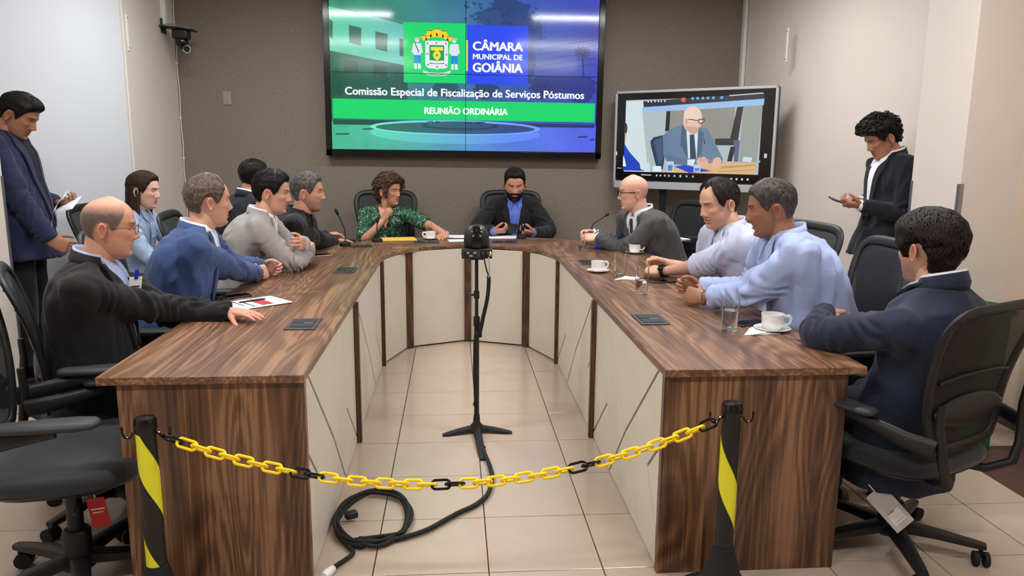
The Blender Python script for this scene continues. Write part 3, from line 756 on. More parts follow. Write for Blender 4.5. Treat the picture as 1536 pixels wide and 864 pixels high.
        hsz = spec.get('hs', 1.0)
        hcols = []
        for p in co:
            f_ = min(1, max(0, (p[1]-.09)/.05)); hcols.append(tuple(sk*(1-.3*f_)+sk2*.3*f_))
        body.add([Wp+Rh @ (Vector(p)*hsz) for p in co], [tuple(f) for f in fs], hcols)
    # legs core and trousers
    trous = MB(); feet = []
    hl_, kn = {}, {}
    for k, s in (('R', 1), ('L', -1)):
        h0 = hip+Rr*(s*.088)+V(0, 0, -.005 if not stand else -.02)
        if stand:
            ft = Vector((hip.x, hip.y, .09))+Rr*(s*.095)+F*(out.get('step', 0)*s); K = (h0+ft)/2+F*.015
        else:
            K = h0+F*.42+Rr*(s*.045)+V(0, 0, -.03); ft = Vector((K.x, K.y, .09))-F*out.get('tuck', .06)
        pts = [h0+V(0, 0, .03), h0+(K-h0)*.5, K-(K-h0)*.1, K+(ft-K)*.08, K+(ft-K)*.5, ft+V(0, 0, -.02)]
        trous.tube(pts, [.098, .088, .074, .072, .064, .054], 14, round_=False)
        body.tube(pts[:-1]+[ft], [.07, .065, .05, .05, .045, .035], 10, col=skt)
        feet.append((ft, s))
    trous.ball(hip+V(0, 0, .01), (.165*build, .14, .12), 3, Matrix.Rotation(-math.radians(th), 3, 'Z'))
    B = body.build('body', M['skin'], root, smooth='all', cols=True)
    # ---- clothes
    gm = out.get('mat') or cloth(out['col'], out.get('kind', 'wool'))
    if out.get('skirt'):        # jacket tails hanging over the seat
        q = out['skirt']; rings = []
        for t in np.linspace(0, 1, 6):
            c = hip+V(0, 0, .10-(.10+q)*t)+F*(.02*t)
            rings.append([c+Rr*((.175+.03*t)*build*math.cos(a)+.0)+F*((.15+.04*t)*build*math.sin(a)) for a in [2*math.pi*k/20 for k in range(20)]])
        garment.loft(rings)
    seed = abs(hash(label)) % 97 if False else sum(ord(c) for c in label) % 97
    gname = out.get('name', 'jacket')
    limbs = [(S[k], armdat[k][0], armdat[k][1]) for k in armdat]
    jk, bvh_all = cloth_obj(garment, out.get('vox', .0095), gname, gm, root, 7, out.get('amp', .011), out.get('freq', 10.0), seed, limbs=limbs, fold=out.get('fold', .0095))
    tco, tno, tfs = remesh(torso_only, .014, 4); bvh = BVHTree.FromPolygons([Vector(p) for p in tco], tfs)
    if legs:
        cloth_obj(trous, .016, out.get('trname', 'trousers'), cloth(out.get('trousers', (28, 28, 32)), 'wool'), root, 6, .005, 9, seed+5)
        for ft, s in feet:
            shoe = MB(); rr = []
            for yy, w, h in ((-.085, .026, .05), (-.07, .036, .075), (-.02, .038, .085), (.05, .044, .062), (.12, .042, .045), (.16, .026, .032), (.17, .010, .02)):
                cx = Vector((ft.x, ft.y, 0))+F*yy+Rr*(s*yy*.15)
                rr.append([cx+Rr*(w*math.cos(a))+V(0, 0, .004+h/2+h/2*math.sin(a)) for a in [2*math.pi*k/12 for k in range(12)]])
            shoe.loft(rr).build('shoe', mat_shoe(), root, smooth='all')
    # chest frame for fittings
    T = (NB-bez(hip, ctrl, NB, .5)).normalized(); Fc = (Fs-T*Fs.dot(T)).normalized()
    fr_ = Frame(NB+V(0, 0, .012), Rs, Fc, T)
    sm_ = cloth(out['shirt'], 'cotton') if out.get('shirt') else None
    if out.get('suit'):
        dp = out.get('deep', .30); wd = out.get('vw', .062)
        if sm_:
            decal(bvh, fr_, [(-wd, .015), (wd, .015), (.012, -dp), (-.012, -dp)], .006, .003, out.get('shirtname', 'shirt_front'), sm_, root, 12, 18)
        for s in (-1, 1):
            decal(bvh, fr_, [(s*(wd-.014), .02), (s*(wd+.012), .022), (s*(wd+.036), -.085), (s*(wd+.020), -.10), (s*.026, -dp-.03), (s*.004, -dp-.02)], .009, .005, 'lapel', gm, root, 6, 18)
        # jacket collar round the back of the neck
        cs = MB(); rings = []
        for a in np.linspace(-128, 128, 23):
            r_ = math.radians(a); dv = -Fs*math.cos(r_)+Rs*math.sin(r_); fwd = (1-math.cos(r_))*.5
            c = NB+V(0, 0, .048-.046*fwd)
            i0, o0 = .066*sc, .081*sc
            rings.append([c+dv*o0+V(0, 0, -.038), c+dv*(o0+.004)+V(0, 0, -.010), c+dv*(i0+.006)+V(0, 0, .028), c+dv*i0+V(0, 0, .024), c+dv*(i0+.002)+V(0, 0, -.02)])
        cs.loft(rings).build('jacket_collar', gm, root, smooth='all')
    if out.get('collar'):
        cm = cloth(out['collar'], 'cotton'); cs = MB(); rings = []; hgt = out.get('colh', .034)
        for a in np.linspace(-166, 166, 29):
            r_ = math.radians(a); dv = -Fs*math.cos(r_)+Rs*math.sin(r_); fwd = (1-math.cos(r_))*.5
            c = NB+V(0, 0, .056-.042*fwd)
            i0 = .0615*sc*build
            rings.append([c+dv*(i0+.012)+V(0, 0, -.030-.014*fwd), c+dv*(i0+.010)+V(0, 0, 0), c+dv*(i0+.003)+V(0, 0, hgt-.008), c+dv*(i0-.001)+V(0, 0, hgt-.010), c+dv*(i0+.0)+V(0, 0, -.03)])
        cs.loft(rings).build('shirt_collar', cm, root, smooth='all')
        for s in (-1, 1):
            decal(bvh, fr_, [(s*.010, .012), (s*.052, .030), (s*.066, -.018), (s*.040, -.062)], .013, .003, 'collar_point', cm, root, 5, 8)
    if out.get('placket'):
        decal(bvh, fr_, [(-.016, 0), (.016, 0), (.014, -.42), (-.014, -.42)], .006, .002, 'button_placket', sm_ or gm, root, 4, 24)
        for v in (-.07, -.15, -.23, -.31):
            hit = bvh.ray_cast(fr_.o+fr_.U*v+fr_.F*.5, -fr_.F, .8)
            if hit[0] is not None: MB().cyl(hit[0]+fr_.F*.006, hit[0]+fr_.F*.011, .0055, n=12).build('button', M['white'], root)
    if out.get('tie'):
        tm_ = cloth(out['tie'], 'wool')
        decal(bvh, fr_, [(-.014, .002), (.014, .002), (.011, -.03), (-.011, -.03)], .013, .009, 'tie_knot', tm_, root, 6, 6)
        decal(bvh, fr_, [(-.012, -.03), (.012, -.03), (.030, -dp-.0), (-.030, -dp-.0)], .011, .004, 'tie', tm_, root, 6, 14)
    if out.get('neckline'):
        decal(bvh, fr_, [(-.062, .03), (.062, .03), (.0, -.14)], .007, .002, 'neckline', mat('neck_skin', skin, .5, sss=.08), root, 8, 12)
    if out.get('pocket'):
        s = out['pocket']
        decal(bvh, fr_, [(s*.07, -.13), (s*.155, -.125), (s*.155, -.145), (s*.07, -.15)], .007, .003, 'chest_pocket', gm, root, 6, 4)
    if out.get('pin'):
        hit = bvh.ray_cast(fr_.o+fr_.R*out['pin'][0]+fr_.U*out['pin'][1]+fr_.F*.5, -fr_.F, .8)
        if hit[0] is not None: MB().cyl(hit[0]+fr_.F*.012, hit[0]+fr_.F*.018, .009, n=14).build('lapel_pin', mat('pin_gold', (230, 220, 190), .3, metal=.6), root)
    if out.get('buttons'):
        for v in (-.33, -.43):
            hit = bvh.ray_cast(fr_.o+fr_.U*v+fr_.F*.5+fr_.R*.01, -fr_.F, .8)
            if hit[0] is not None: MB().cyl(hit[0]+fr_.F*.006, hit[0]+fr_.F*.012, .009, n=12).build('button', M['black'], root)
    for k, (E_, Wp, D) in armdat.items():
        spec = arms[k]; u = (Wp-E_).normalized()
        if spec.get('cuff'):
            MB().tube([Wp-u*.035, Wp-u*.01, Wp+u*.008], [.037*build, .036*build, .035*build], 18).build('shirt_cuff', cloth(spec['cuff'], 'cotton'), root)
        if spec.get('rolled'):
            n_ = spec['rolled']; c = E_+(Wp-E_)*n_
            MB().tube([c-u*.045, c-u*.02, c+u*.012], [.060*build, .061*build, .057*build], 18).build('rolled_cuff', gm, root)
        if spec.get('watch'):
            c = Wp-u*.022
            w_ = MB().tube([c-u*.012, c+u*.012], [.036, .035], 18); wo = w_.build('watch_strap', M['rubber'], root)
            dd = Vector(spec['watch']); dd = (dd-u*dd.dot(u)).normalized(); a_, b_, _ = basis(dd, u)
            MB().box(c+dd*.037, (.036, .036, .012), Matrix((a_, b_, dd)).transposed()).build('watch_case', M['blackgloss'], root, bevel=.006, seg=3)
        if spec.get('bracelet'):
            c = Wp-u*.02; a_, b_, _ = basis(u)
            MB().tube([c+a_*(.037*math.cos(q))+b_*(.034*math.sin(q)) for q in [2*math.pi*i/20 for i in range(20)]], .0035, 6, closed=True).build('bracelet', M['chrome'], root)
    # ---- eyes
    for s in (-1, 1):
        c = V(s*.031, .0632, .005); eb = MB(); vs_, fs_ = ico(3); gx, gz = face.get('gaze', (0, 0)); gd = V(gx, 1, gz).normalized(); cc = []
        if face.get('down'): gd = V(0, 1, -.8).normalized()
        for p in vs_:
            q = p.dot(gd); cc.append(lin((16, 12, 12)) if q > .93 else lin((52, 34, 24)) if q > .80 else lin((186, 174, 166)))
        eb.add([HC+RH @ ((c+p*.0118)*sc) for p in vs_], fs_, cc)
        eb.build('eye', M['eye'], root, smooth='all', cols=True)
        lid = MB(); lo = -.55 if face.get('down') else .0; rings = []
        for el in np.linspace(math.asin(lo), math.radians(88), 7):
            rings.append([c+V(math.cos(el)*math.sin(az), math.cos(el)*math.cos(az), math.sin(el)).normalized()*.0128 for az in np.linspace(-1.5, 1.5, 13)])
        vv = [HC+RH @ (p*sc) for r_ in rings for p in r_]; ff = [(i*13+k, i*13+k+1, (i+1)*13+k+1, (i+1)*13+k) for i in range(6) for k in range(12)]
        lid.add(vv, ff, tuple(sk*.85+sk2*.15)); lid.build('eyelid', M['skin'], root, smooth='all', cols=True)
    # ---- hair
    if hair.get('t', 0) > 0:
        t = hair['t']; hm = sstep(above, -.006, .016)
        if hair.get('bald'):
            bl = hair['bald']; hm = hm*(1-sstep(z+.10*np.clip(y, -.1, .1)*hair.get('bslope', 1), bl-.012, bl+.014))
        top = sstep(z, .02, .10); frt = sstep(y, .0, .08); bk = sstep(-y, .0, .08)
        thick = t*(hair.get('side', .55)+(1-hair.get('side', .55))*top)+hair.get('quiff', 0)*frt*top+hair.get('backv', 0)*bk
        cen = np.array([0, -.008, .02]); dr = P0-cen; dr /= np.linalg.norm(dr, axis=1)[:, None]
        rough_, fq = hair.get('rough', .003), hair.get('fq', 55)
        st_ = hair.get('dirv', (1, .35, 1))
        nz = np.array([n3((p[0]*st_[0], p[1]*st_[1], p[2]*st_[2]), fq)+.5*n3((p[0]*st_[0], p[1]*st_[1], p[2]*st_[2]), fq*2.2) for p in P0])
        offs = -.006+hm*(thick+.006+rough_*nz)
        edge = hair.get('edge', 0)
        HP = P0+dr*offs[:, None]
        hb = MB(); keep = [f for f in GF if max(hm[i] for i in f) > .02]
        hb.add([HC+RH @ (Vector(p)*sc) for p in HP], keep)
        rnd = random.Random(seed)
        good = [i for i in range(len(HP)) if hm[i] > .75 and NAZ*2 < i < NAZ*(NLV-2)]
        for _ in range(hair.get('curls', 0)):
            i = rnd.choice(good); p = Vector(HP[i]); nrm = Vector(dr[i]); a_, b_, _n = basis(nrm, (rnd.uniform(-1, 1), rnd.uniform(-1, 1), rnd.uniform(-1, 1)))
            R0 = hair.get('curlr', .010)*rnd.uniform(.7, 1.3); cl = []
            for q in range(9):
                an = q/8*2*math.pi*rnd.uniform(.7, 1.0); cl.append(p+a_*(R0*math.cos(an))+nrm*(R0*.8*math.sin(an)+.002)+b_*(R0*1.3*(q/8-.5)))
            hb.tube([HC+RH @ (v*sc) for v in cl], [.0016]+[hair.get('curlt', .0034)]*7+[.0016], 5)
        for _ in range(hair.get('locks', 0 if hair.get('curls') or t < .008 else 650)):
            lv = rnd.randint(int(NLV*.62), NLV-4); k0 = rnd.randrange(NAZ); ln = rnd.randint(9, 18); pts = []; p_ = P0[lv*NAZ+k0]; ph = 5*n3(p_, 18)+rnd.uniform(-.4, .4); drift = .7*n3(p_, 14)+rnd.uniform(-.12, .12)
            for q in range(7):
                li = lv-int(q*ln/6); kk = int(round(k0+drift*q+hair.get('wave', .3)*math.sin(ph+q*1.1))) % NAZ
                i = max(0, li)*NAZ+kk
                if hm[i] < .5: break
                pts.append(Vector(HP[i])+Vector(dr[i])*(hair.get('lifts', .0006)+.0016*math.sin(ph+q)))
            if len(pts) > 3:
                hb.tube([HC+RH @ (v*sc) for v in pts], [.002]+[hair.get('lockr', .0019)]*(len(pts)-2)+[.0015], 6)
        if hair.get('long'):
            for s in range(hair.get('nlong', 70)):
                a = math.radians(rnd.uniform(75, 285)); a2 = a
                p0 = V(math.sin(a)*.075, math.cos(a)*.085-.012, .03+rnd.uniform(-.02, .04))
                p1 = V(math.sin(a)*.088, math.cos(a)*.098-.02, -.07); L = hair['long']*rnd.uniform(.85, 1.05)
                p2 = V(math.sin(a)*.092+rnd.uniform(-.01, .01), math.cos(a)*.075-.028, -.10-L*.45); p3 = V(math.sin(a)*.085+rnd.uniform(-.02, .02), math.cos(a)*.065-.02+.02, -.10-L)
                pts = []
                for q in np.linspace(0, 1, 9):
                    pts.append(p0*(1-q)**3+p1*3*q*(1-q)**2+p2*3*q*q*(1-q)+p3*q**3+V(0, 0, 0))
                Ry = rot(hrot[0], hrot[1]*.2, 0)
                hb.tube([HC+Ry @ (v*sc) for v in pts], [.010, .012, .012, .012, .011, .010, .009, .007, .003], 6)
        hb.build('hair', hairmat(hair.get('col', (30, 24, 22))), root, smooth='all')
    if face.get('beardt'):
        reg = sstep(-z, .052-.03*np.clip(ax/.06, 0, 1), .066)*sstep(y, -.02, .012)*(1-np.clip(G(ax, 0, .024)*G(z, -.063, .010)*1.3, 0, 1))
        reg = np.maximum(reg, G(z, -.047, .0065)*sstep(.036-ax, 0, .012)*fr)
        cen = np.array([0, .0, -.04]); dr = P-cen; dr /= np.linalg.norm(dr, axis=1)[:, None]
        nz = np.array([n3(p, 130) for p in P]); BPs = P+dr*(-.004+reg*(face['beardt']+.004+.002*nz))[:, None]
        bb = MB(); bb.add([HC+RH @ (Vector(p)*sc) for p in BPs], [f for f in GF if max(reg[i] for i in f) > .15]); bb.build('beard', hairmat(face.get('bcol', (26, 20, 18))), root, smooth='all')
    if face.get('glasses'):
        gl = face['glasses']; gmn = M[gl.get('mat', 'blackgloss')]; ge = empty_child('glasses', root); rw = gl.get('r', .0018)
        for s in (-1, 1):
            pts = []
            for k in range(20):
                a = 2*math.pi*k/20; ex = 2/3.2
                pts.append(V(s*.032+.025*math.copysign(abs(math.cos(a))**ex, math.cos(a)), .100-.006*abs(math.cos(a))*(1 if math.cos(a)*s > 0 else 0), .002+.0165*math.copysign(abs(math.sin(a))**ex, math.sin(a))))
            MB().tube([HC+RH @ (v*sc) for v in pts], rw*sc, 6, closed=True).build('rim', gmn, ge)
            MB().tube([HC+RH @ (v*sc) for v in (V(s*.057, .094, .008), V(s*.073, .07, .008), V(s*.081, .0, .006), V(s*.079, -.02, -.006))], rw*1.1*sc, 6).build('temple', gmn, ge)
        MB().tube([HC+RH @ (v*sc) for v in (V(-.008, .100, .006), V(0, .104, .008), V(.008, .100, .006))], rw*sc, 6).build('bridge', gmn, ge)
    return dict(root=root, HC=HC, RH=RH, NB=NB, hip=hip, F=F, R=Rr, fr=fr_, bvh=bvh, S=S, arm=armdat)
def empty_child(name, parent):
    o = bpy.data.objects.new(name, None); COL.objects.link(o); o.parent = parent; o.empty_display_size = .05; ORG[o.name] = ORG[parent.name]; return o
_shoe = []
def mat_shoe():
    if not _shoe: _shoe.append(mat('black_leather', (20, 18, 18), .3))
    return _shoe[0]
M['eye'] = mat('eye', (255, 255, 255), .1, attr=True)
def A(wp, fp, z, pose='relaxed', dz=0.0, **k):
    """arm spec: wrist pixel, finger pixel, height of the wrist"""
    w = atz(wp[0], wp[1], z); f_ = atz(fp[0], fp[1], z+dz)
    return dict(w=w, d=f_-w, pose=pose, **k)
def greendress():
    m, nt, b = newmat('green_print_fabric'); tc = nt.nodes.new('ShaderNodeTexCoord')
    n1 = N(nt, 'ShaderNodeTexNoise'); n1.inputs['Scale'].default_value = 42; n1.inputs['Detail'].default_value = 2; n1.inputs['Distortion'].default_value = 1.5
    nt.links.new(tc.outputs['Object'], n1.inputs[0])
    cr = N(nt, 'ShaderNodeValToRGB'); cr.color_ramp.interpolation = 'CONSTANT'; el = cr.color_ramp.elements
    el[0].position = 0; el[0].color = (*lin((16, 26, 24)), 1); el[1].position = .46; el[1].color = (*lin((28, 104, 72)), 1)
    e = el.new(.56); e.color = (*lin((12, 40, 32)), 1); e = el.new(.62); e.color = (*lin((190, 205, 190)), 1); e = el.new(.67); e.color = (*lin((20, 70, 52)), 1)
    nt.links.new(n1.outputs[0], cr.inputs[0]); nt.links.new(cr.outputs[0], b.inputs['Base Color']); b.inputs['Roughness'].default_value = .8
    return m
PEOPLE = {}
BLK = (26, 25, 27)
PEOPLE['standing_w'] = person('person', 'person in a navy jacket standing at the left wall reading papers', (28, 174, 4.78), 1.06, (86, 28, 0), 82, lean=-.03, stand=True, hipz=.93,
    arms={'R': dict(w=aty(76, 361, 4.60), d=(.85, .1, -.35), pn=(.1, .9, -.2), pose='curl', pole=(-.8, -.2, -.4)), 'L': dict(w=aty(86, 304, 5.0), d=(.95, -.3, .05), pn=(0, 0, 1), pose='hold', pole=(-.6, .2, -1))},
    skin=(158, 112, 88), hair=dict(t=.020, col=(20, 17, 17), front=.062, nape=-.045, rough=.004, quiff=.012, side=.5, burn=-.02, fq=70), face=dict(down=True, jaw=1.05, cheek=.004, nose=1.05),
    outfit=dict(col=(34, 38, 68), suit=True, shirt=(26, 26, 30), shirtname='black_top', vw=.085, deep=.46, tail=-.12, trousers=(22, 23, 27), skirt=.10), build=1.12, belly=.05, sh=1.05)
PEOPLE['bald'] = person('person', 'balding person with glasses in a black suit and badge, nearest on the left', (164, 341, 3.12), 1.03, (74, 6, 0), 84, lean=.03,
    arms={'R': A((313, 464), (352, 449), .795, 'flat', -.01, pn=(0, 0, -1), pole=(-.5, -.3, -1)), 'L': dict(rel=(-.12, .42, .80), dr=(.5, .8, 0), pose='flat', pole=(0, .3, -1))},
    skin=(205, 152, 128), hair=dict(t=.0, col=(104, 92, 86), front=.085, bald=.072, soft=.03, nape=-.06, stub=1.1, rough=.0012, side=.9, bslope=.5), face=dict(glasses=dict(mat='darkgrey', r=.0012), jaw=1.08, cheek=.005, brow=(96, 76, 66)),
    outfit=dict(col=BLK, suit=True, shirt=(176, 190, 226), collar=(176, 190, 226), trousers=BLK, shz=-.075), build=1.02, belly=.03, sh=1.02)
PEOPLE['blue'] = person('person', 'person in a bright blue suit with clasped hands on the left table arm', (313, 302, 3.78), 1.04, (60, 2, 0), 80, lean=.18,
    arms={'R': A((385, 410), (428, 398), .815, 'clasp', .0, pnr=(-1, 0, -.15), cuff=(230, 232, 238), pole=(-.2, -.6, -1)), 'L': A((392, 400), (428, 402), .825, 'clasp', .0, pnr=(1, 0, -.2), cuff=(230, 232, 238), pole=(0, .6, -1))},
    skin=(208, 160, 138), hair=dict(t=.013, col=(104, 90, 82), front=.088, recede=.008, nape=-.055, rough=.004, stub=.6, side=.8, fq=80), face=dict(jaw=1.05, cheek=.003),
    outfit=dict(col=(58, 80, 126), suit=True, shirt=(226, 230, 240), collar=(226, 230, 240), trousers=(40, 60, 110)), build=1.06, belly=.03, sh=1.05)
PEOPLE['grey'] = person('person', 'person with slick black hair in a light grey suit, arms folded on the table', (409, 289, 4.72), 1.06, (88, 8, 0), 84, lean=.26,
    arms={'R': dict(rel=(-.08, .19, .86), dr=(-1, .25, .05), pnr=(0, -1, 0), pose='curl', poler=(1, .2, -1)), 'L': dict(rel=(.05, .17, .93), dr=(1, -.1, .05), pnr=(0, -1, 0), pose='curl', poler=(-1, .2, -1))},
    skin=(206, 156, 130), hair=dict(t=.020, col=(18, 16, 18), front=.066, recede=.006, nape=-.058, rough=.0028, side=.6, backv=.006, fq=60, dirv=(1.2, .25, 1.2)), face=dict(nose=1.1, jaw=1.0),
    outfit=dict(col=(158, 154, 152), suit=True, shirt=(236, 238, 242), collar=(236, 238, 242), trousers=(120, 118, 118)), build=1.03, sh=1.02)
PEOPLE['black2'] = person('person', 'person with cropped grey hair in a black suit beside the gooseneck microphone', (462, 289, 5.32), 1.10, (88, 2, 0), 92, lean=.30,
    arms={'R': A((500, 361), (538, 360), .79, 'flat', -.01, pn=(0, 0, -1), pole=(-.4, -.5, -1)), 'L': A((488, 353), (510, 356), .83, 'relaxed', -.01, pn=(0, 0, -1), pole=(0, .7, -1))},
    skin=(200, 150, 126), hair=dict(t=.014, col=(92, 88, 88), front=.066, recede=.004, nape=-.06, rough=.004, side=.5, stub=.5, fq=85), face=dict(beard=.45, bcol=(80, 74, 72), jaw=1.05, brow=(50, 40, 36)),
    outfit=dict(col=(30, 29, 31), suit=True, shirt=(24, 24, 26), shirtname='black_shirt', collar=(24, 24, 26), trousers=BLK, pin=(.10, -.06)), build=1.08, sh=1.06)
PEOPLE['backrow'] = person('person', 'dark haired person in a dark suit seated in the second row', (381, 266, 6.0), 1.06, (48, 4, 0), 50, lean=.06,
    arms={'R': dict(rel=(.2, .35, .68), dr=(-.3, 1, -.1), pose='relaxed', poler=(1, -.3, -.6)), 'L': dict(rel=(-.2, .35, .68), dr=(.3, 1, -.1), pose='relaxed', poler=(-1, -.3, -.6))},
    skin=(205, 155, 132), hair=dict(t=.018, col=(26, 22, 22), front=.068, nape=-.058, rough=.003, side=.5), outfit=dict(col=(28, 32, 44), suit=True, shirt=(230, 230, 235), collar=(230, 230, 235), trousers=BLK))
PEOPLE['longhair'] = person('person', 'person with long brown hair and light blue denim shirt seated by the left wall', (216, 286, 5.25), 1.0, (92, 6, 0), 92, lean=.05,
    arms={'R': dict(rel=(.16, .32, .70), dr=(-.4, 1, -.1), pose='relaxed', poler=(1, -.4, -.6)), 'L': dict(rel=(-.16, .32, .70), dr=(.4, 1, -.1), pose='relaxed', poler=(-1, -.4, -.6))},
    skin=(226, 180, 160), hair=dict(t=.018, col=(58, 38, 30), front=.072, nape=-.07, rough=.002, side=.7, long=.24, nlong=90, burn=-.02), face=dict(lip=(190, 90, 90), jaw=.92, nose=.9),
    outfit=dict(col=(156, 176, 206), kind='cotton', name='shirt', collar=(156, 176, 206), placket=True, trousers=(60, 70, 96), shw=.16), build=.9, sh=.95)
PEOPLE['green'] = person('person', 'curly haired person in a green patterned dress, hand raised to chin', (584, 287, 6.68), 1.04, (122, 2, 0), 176, lean=.10,
    arms={'R': dict(w=aty(576, 329, 6.50), d=(.45, -.2, .9), pn=(.7, .6, -.2), pose='fist', pole=(-.5, -.4, -1), sleeve=.52), 'L': A((668, 351), (648, 349), .80, 'hold', .01, pn=(-.3, -.2, -.9), pole=(1, .3, -.4), sleeve=.52)},
    skin=(200, 146, 118), hair=dict(t=.040, col=(84, 62, 48), front=.066, nape=-.088, rough=.014, side=.95, fq=38, curls=620, curlr=.0105, curlt=.0038, burn=-.05), face=dict(lip=(170, 70, 70), jaw=.94, gaze=(.3, 0), nose=.95),
    outfit=dict(mat=greendress(), col=(0, 0, 0), name='dress', trousers=(30, 60, 50), trname='dress_skirt', shw=.165, neckline=True), build=.95, sh=.98)
PEOPLE['centre'] = person('person', 'bearded person in a black blazer and blue shirt looking at a phone', (772, 276, 6.62), 1.12, (182, 20, 0), 180, lean=.16,
    arms={'R': dict(w=aty(741, 347, 6.42), d=(.85, -.3, .1), pn=(.3, .3, .8), pose='hold', pole=(-1, .2, -.8), cuff=(96, 118, 214)), 'L': dict(w=aty(800, 349, 6.42), d=(-.85, -.3, .1), pn=(-.3, .3, .8), pose='hold', pole=(1, .2, -.8), cuff=(96, 118, 214))},
    skin=(192, 138, 114), hair=dict(t=.013, col=(22, 18, 18), front=.070, recede=.003, nape=-.055, rough=.002, side=.35, stub=.5), face=dict(down=True, beard=1.0, beardt=.006, bcol=(24, 18, 16), jaw=1.08, cheek=.004),
    outfit=dict(col=(30, 29, 33), suit=True, shirt=(98, 120, 214), collar=(98, 120, 214), vw=.075, deep=.36, trousers=BLK), build=1.06, belly=.03, sh=1.0)
PEOPLE['glasses'] = person('person', 'bald person with black glasses in a charcoal suit and tie', (950, 289, 5.5), 1.10, (-88, 4, 0), -112, lean=.26,
    arms={'L': dict(w=aty(897, 356, 5.62), d=(-1, .05, .0), pn=(.1, .5, -.6), pose='curl', pole=(.5, -.7, -1), cuff=(232, 234, 240)), 'R': dict(w=aty(890, 350, 5.85), d=(-1, -.2, .0), pn=(.1, -.7, -.5), pose='curl', pole=(.5, .7, -1), cuff=(232, 234, 240))},
    skin=(222, 172, 150), hair=dict(t=.0, col=(150, 130, 120), stub=.25, bald=.03), face=dict(glasses=dict(r=.0026), jaw=1.08, cheek=.006, brow=(110, 86, 76)),
    outfit=dict(col=(82, 80, 82), suit=True, shirt=(226, 228, 234), collar=(226, 228, 234), tie=(50, 52, 58), trousers=(70, 68, 70), pocket=-1), build=1.1, belly=.04, sh=1.06)
PEOPLE['light'] = person('person', 'person with receding dark hair in a pale striped shirt, sleeves rolled, wearing a watch', (1078, 306, 3.92), 1.06, (-104, 14, 0), -102, lean=.24,
    arms={'L': A((992, 408), (955, 398), .81, 'relaxed', .01, pnr=(.9, 0, -.4), pole=(.3, -.6, -1), sleeve=.62, rolled=.10, watch=(-.3, -.6, .7)), 'R': A((1000, 394), (962, 388), .83, 'clasp', .01, pnr=(-.8, 0, -.5), pole=(.3, .6, -1), sleeve=.62, rolled=.10)},
    skin=(208, 160, 134), hair=dict(t=.016, col=(42, 32, 30), front=.080, recede=.022, nape=-.058, rough=.003, side=.6, stub=.2), face=dict(down=True, jaw=1.06, cheek=.006, beard=.12),
    outfit=dict(col=(196, 202, 226), kind='cotton', name='shirt', collar=(200, 206, 230), shirt=(196, 202, 226), placket=True, trousers=(40, 44, 60), amp=.015, freq=8, ease=.015, fold=.013), build=1.1, belly=.05, sh=1.05)
PEOPLE['blueshirt'] = person('person', 'person with short grizzled hair in a light blue shirt and bracelet, hands clasped', (1157, 313, 3.26), 1.05, (-72, 10, 0), -88, lean=.22,
    arms={'L': A((1052, 447), (1004, 433), .815, 'clasp', .01, pnr=(1, 0, -.1), pole=(.3, -.6, -1), bracelet=True, sleeve=.9), 'R': A((1048, 430), (1006, 426), .83, 'clasp', .01, pnr=(-1, 0, -.1), pole=(.3, .6, -1))},
    skin=(158, 112, 88), hair=dict(t=.012, col=(78, 72, 70), front=.066, nape=-.06, rough=.003, side=.5, stub=.6, fq=95), face=dict(jaw=1.06, down=True, nose=1.1, beard=.2, brow=(40, 32, 30)),
    outfit=dict(col=(166, 181, 222), kind='cotton', name='shirt', collar=(172, 187, 226), shirt=(166, 181, 222), placket=True, neckup=.024, trousers=(36, 46, 90), amp=.015, freq=8, ease=.015, fold=.013), build=1.12, belly=.06, sh=1.05)
PEOPLE['young'] = person('person', 'young curly haired person in a black suit standing with a phone by the pillar', (1322, 208, 4.72), 1.02, (-90, 26, 0), -90, lean=-.02, stand=True, hipz=.92,
    arms={'L': dict(w=aty(1290, 308, 4.60), d=(-1, .1, .1), pn=(.1, .3, .9), pose='hold', pole=(.7, -.3, -1), cuff=(236, 236, 240)), 'R': dict(w=aty(1292, 302, 4.82), d=(-1, -.2, .15), pn=(-.2, -.4, -.8), pose='hold', pole=(.7, .3, -1), cuff=(236, 236, 240))},
    skin=(176, 124, 98), hair=dict(t=.042, col=(20, 17, 17), front=.056, nape=-.050, rough=.010, side=.55, fq=40, curls=420, curlr=.009, quiff=.012), face=dict(down=True),
    outfit=dict(col=(26, 28, 36), suit=True, shirt=(236, 236, 240), collar=(236, 236, 240), trousers=(24, 26, 32), tail=-.14, deep=.36, skirt=.08), build=1.0)
PEOPLE['front'] = person('person', 'person with thick wavy dark hair in a navy suit, seen from behind at the right', (1392, 374, 2.62), 1.08, (-20, 4, 0), -30, lean=-.08,
    arms={'L': A((1236, 469), (1262, 465), .835, 'relaxed', 0, pn=(0, 0, -1), len=1.22, pole=(-1, -.25, -.35), cuff=(232, 234, 240)), 'R': dict(rel=(.16, .32, .64), dr=(-.5, .8, 0), pose='relaxed', poler=(.8, -.2, -.6))},
    skin=(206, 160, 138), hair=dict(t=.024, col=(28, 20, 18), front=.062, nape=-.086, rough=.007, side=.75, backv=.006, fq=38, locks=1300, lockr=.0027, wave=1.3, lifts=.0025, burn=-.03), face=dict(beard=.4),
    outfit=dict(col=(36, 41, 62), suit=True, shirt=(232, 234, 240), collar=(232, 234, 240), trousers=(32, 36, 52), skirt=.26, freq=7, shz=-.115, shw=.195, neckup=.038), build=1.06, sh=1.1)
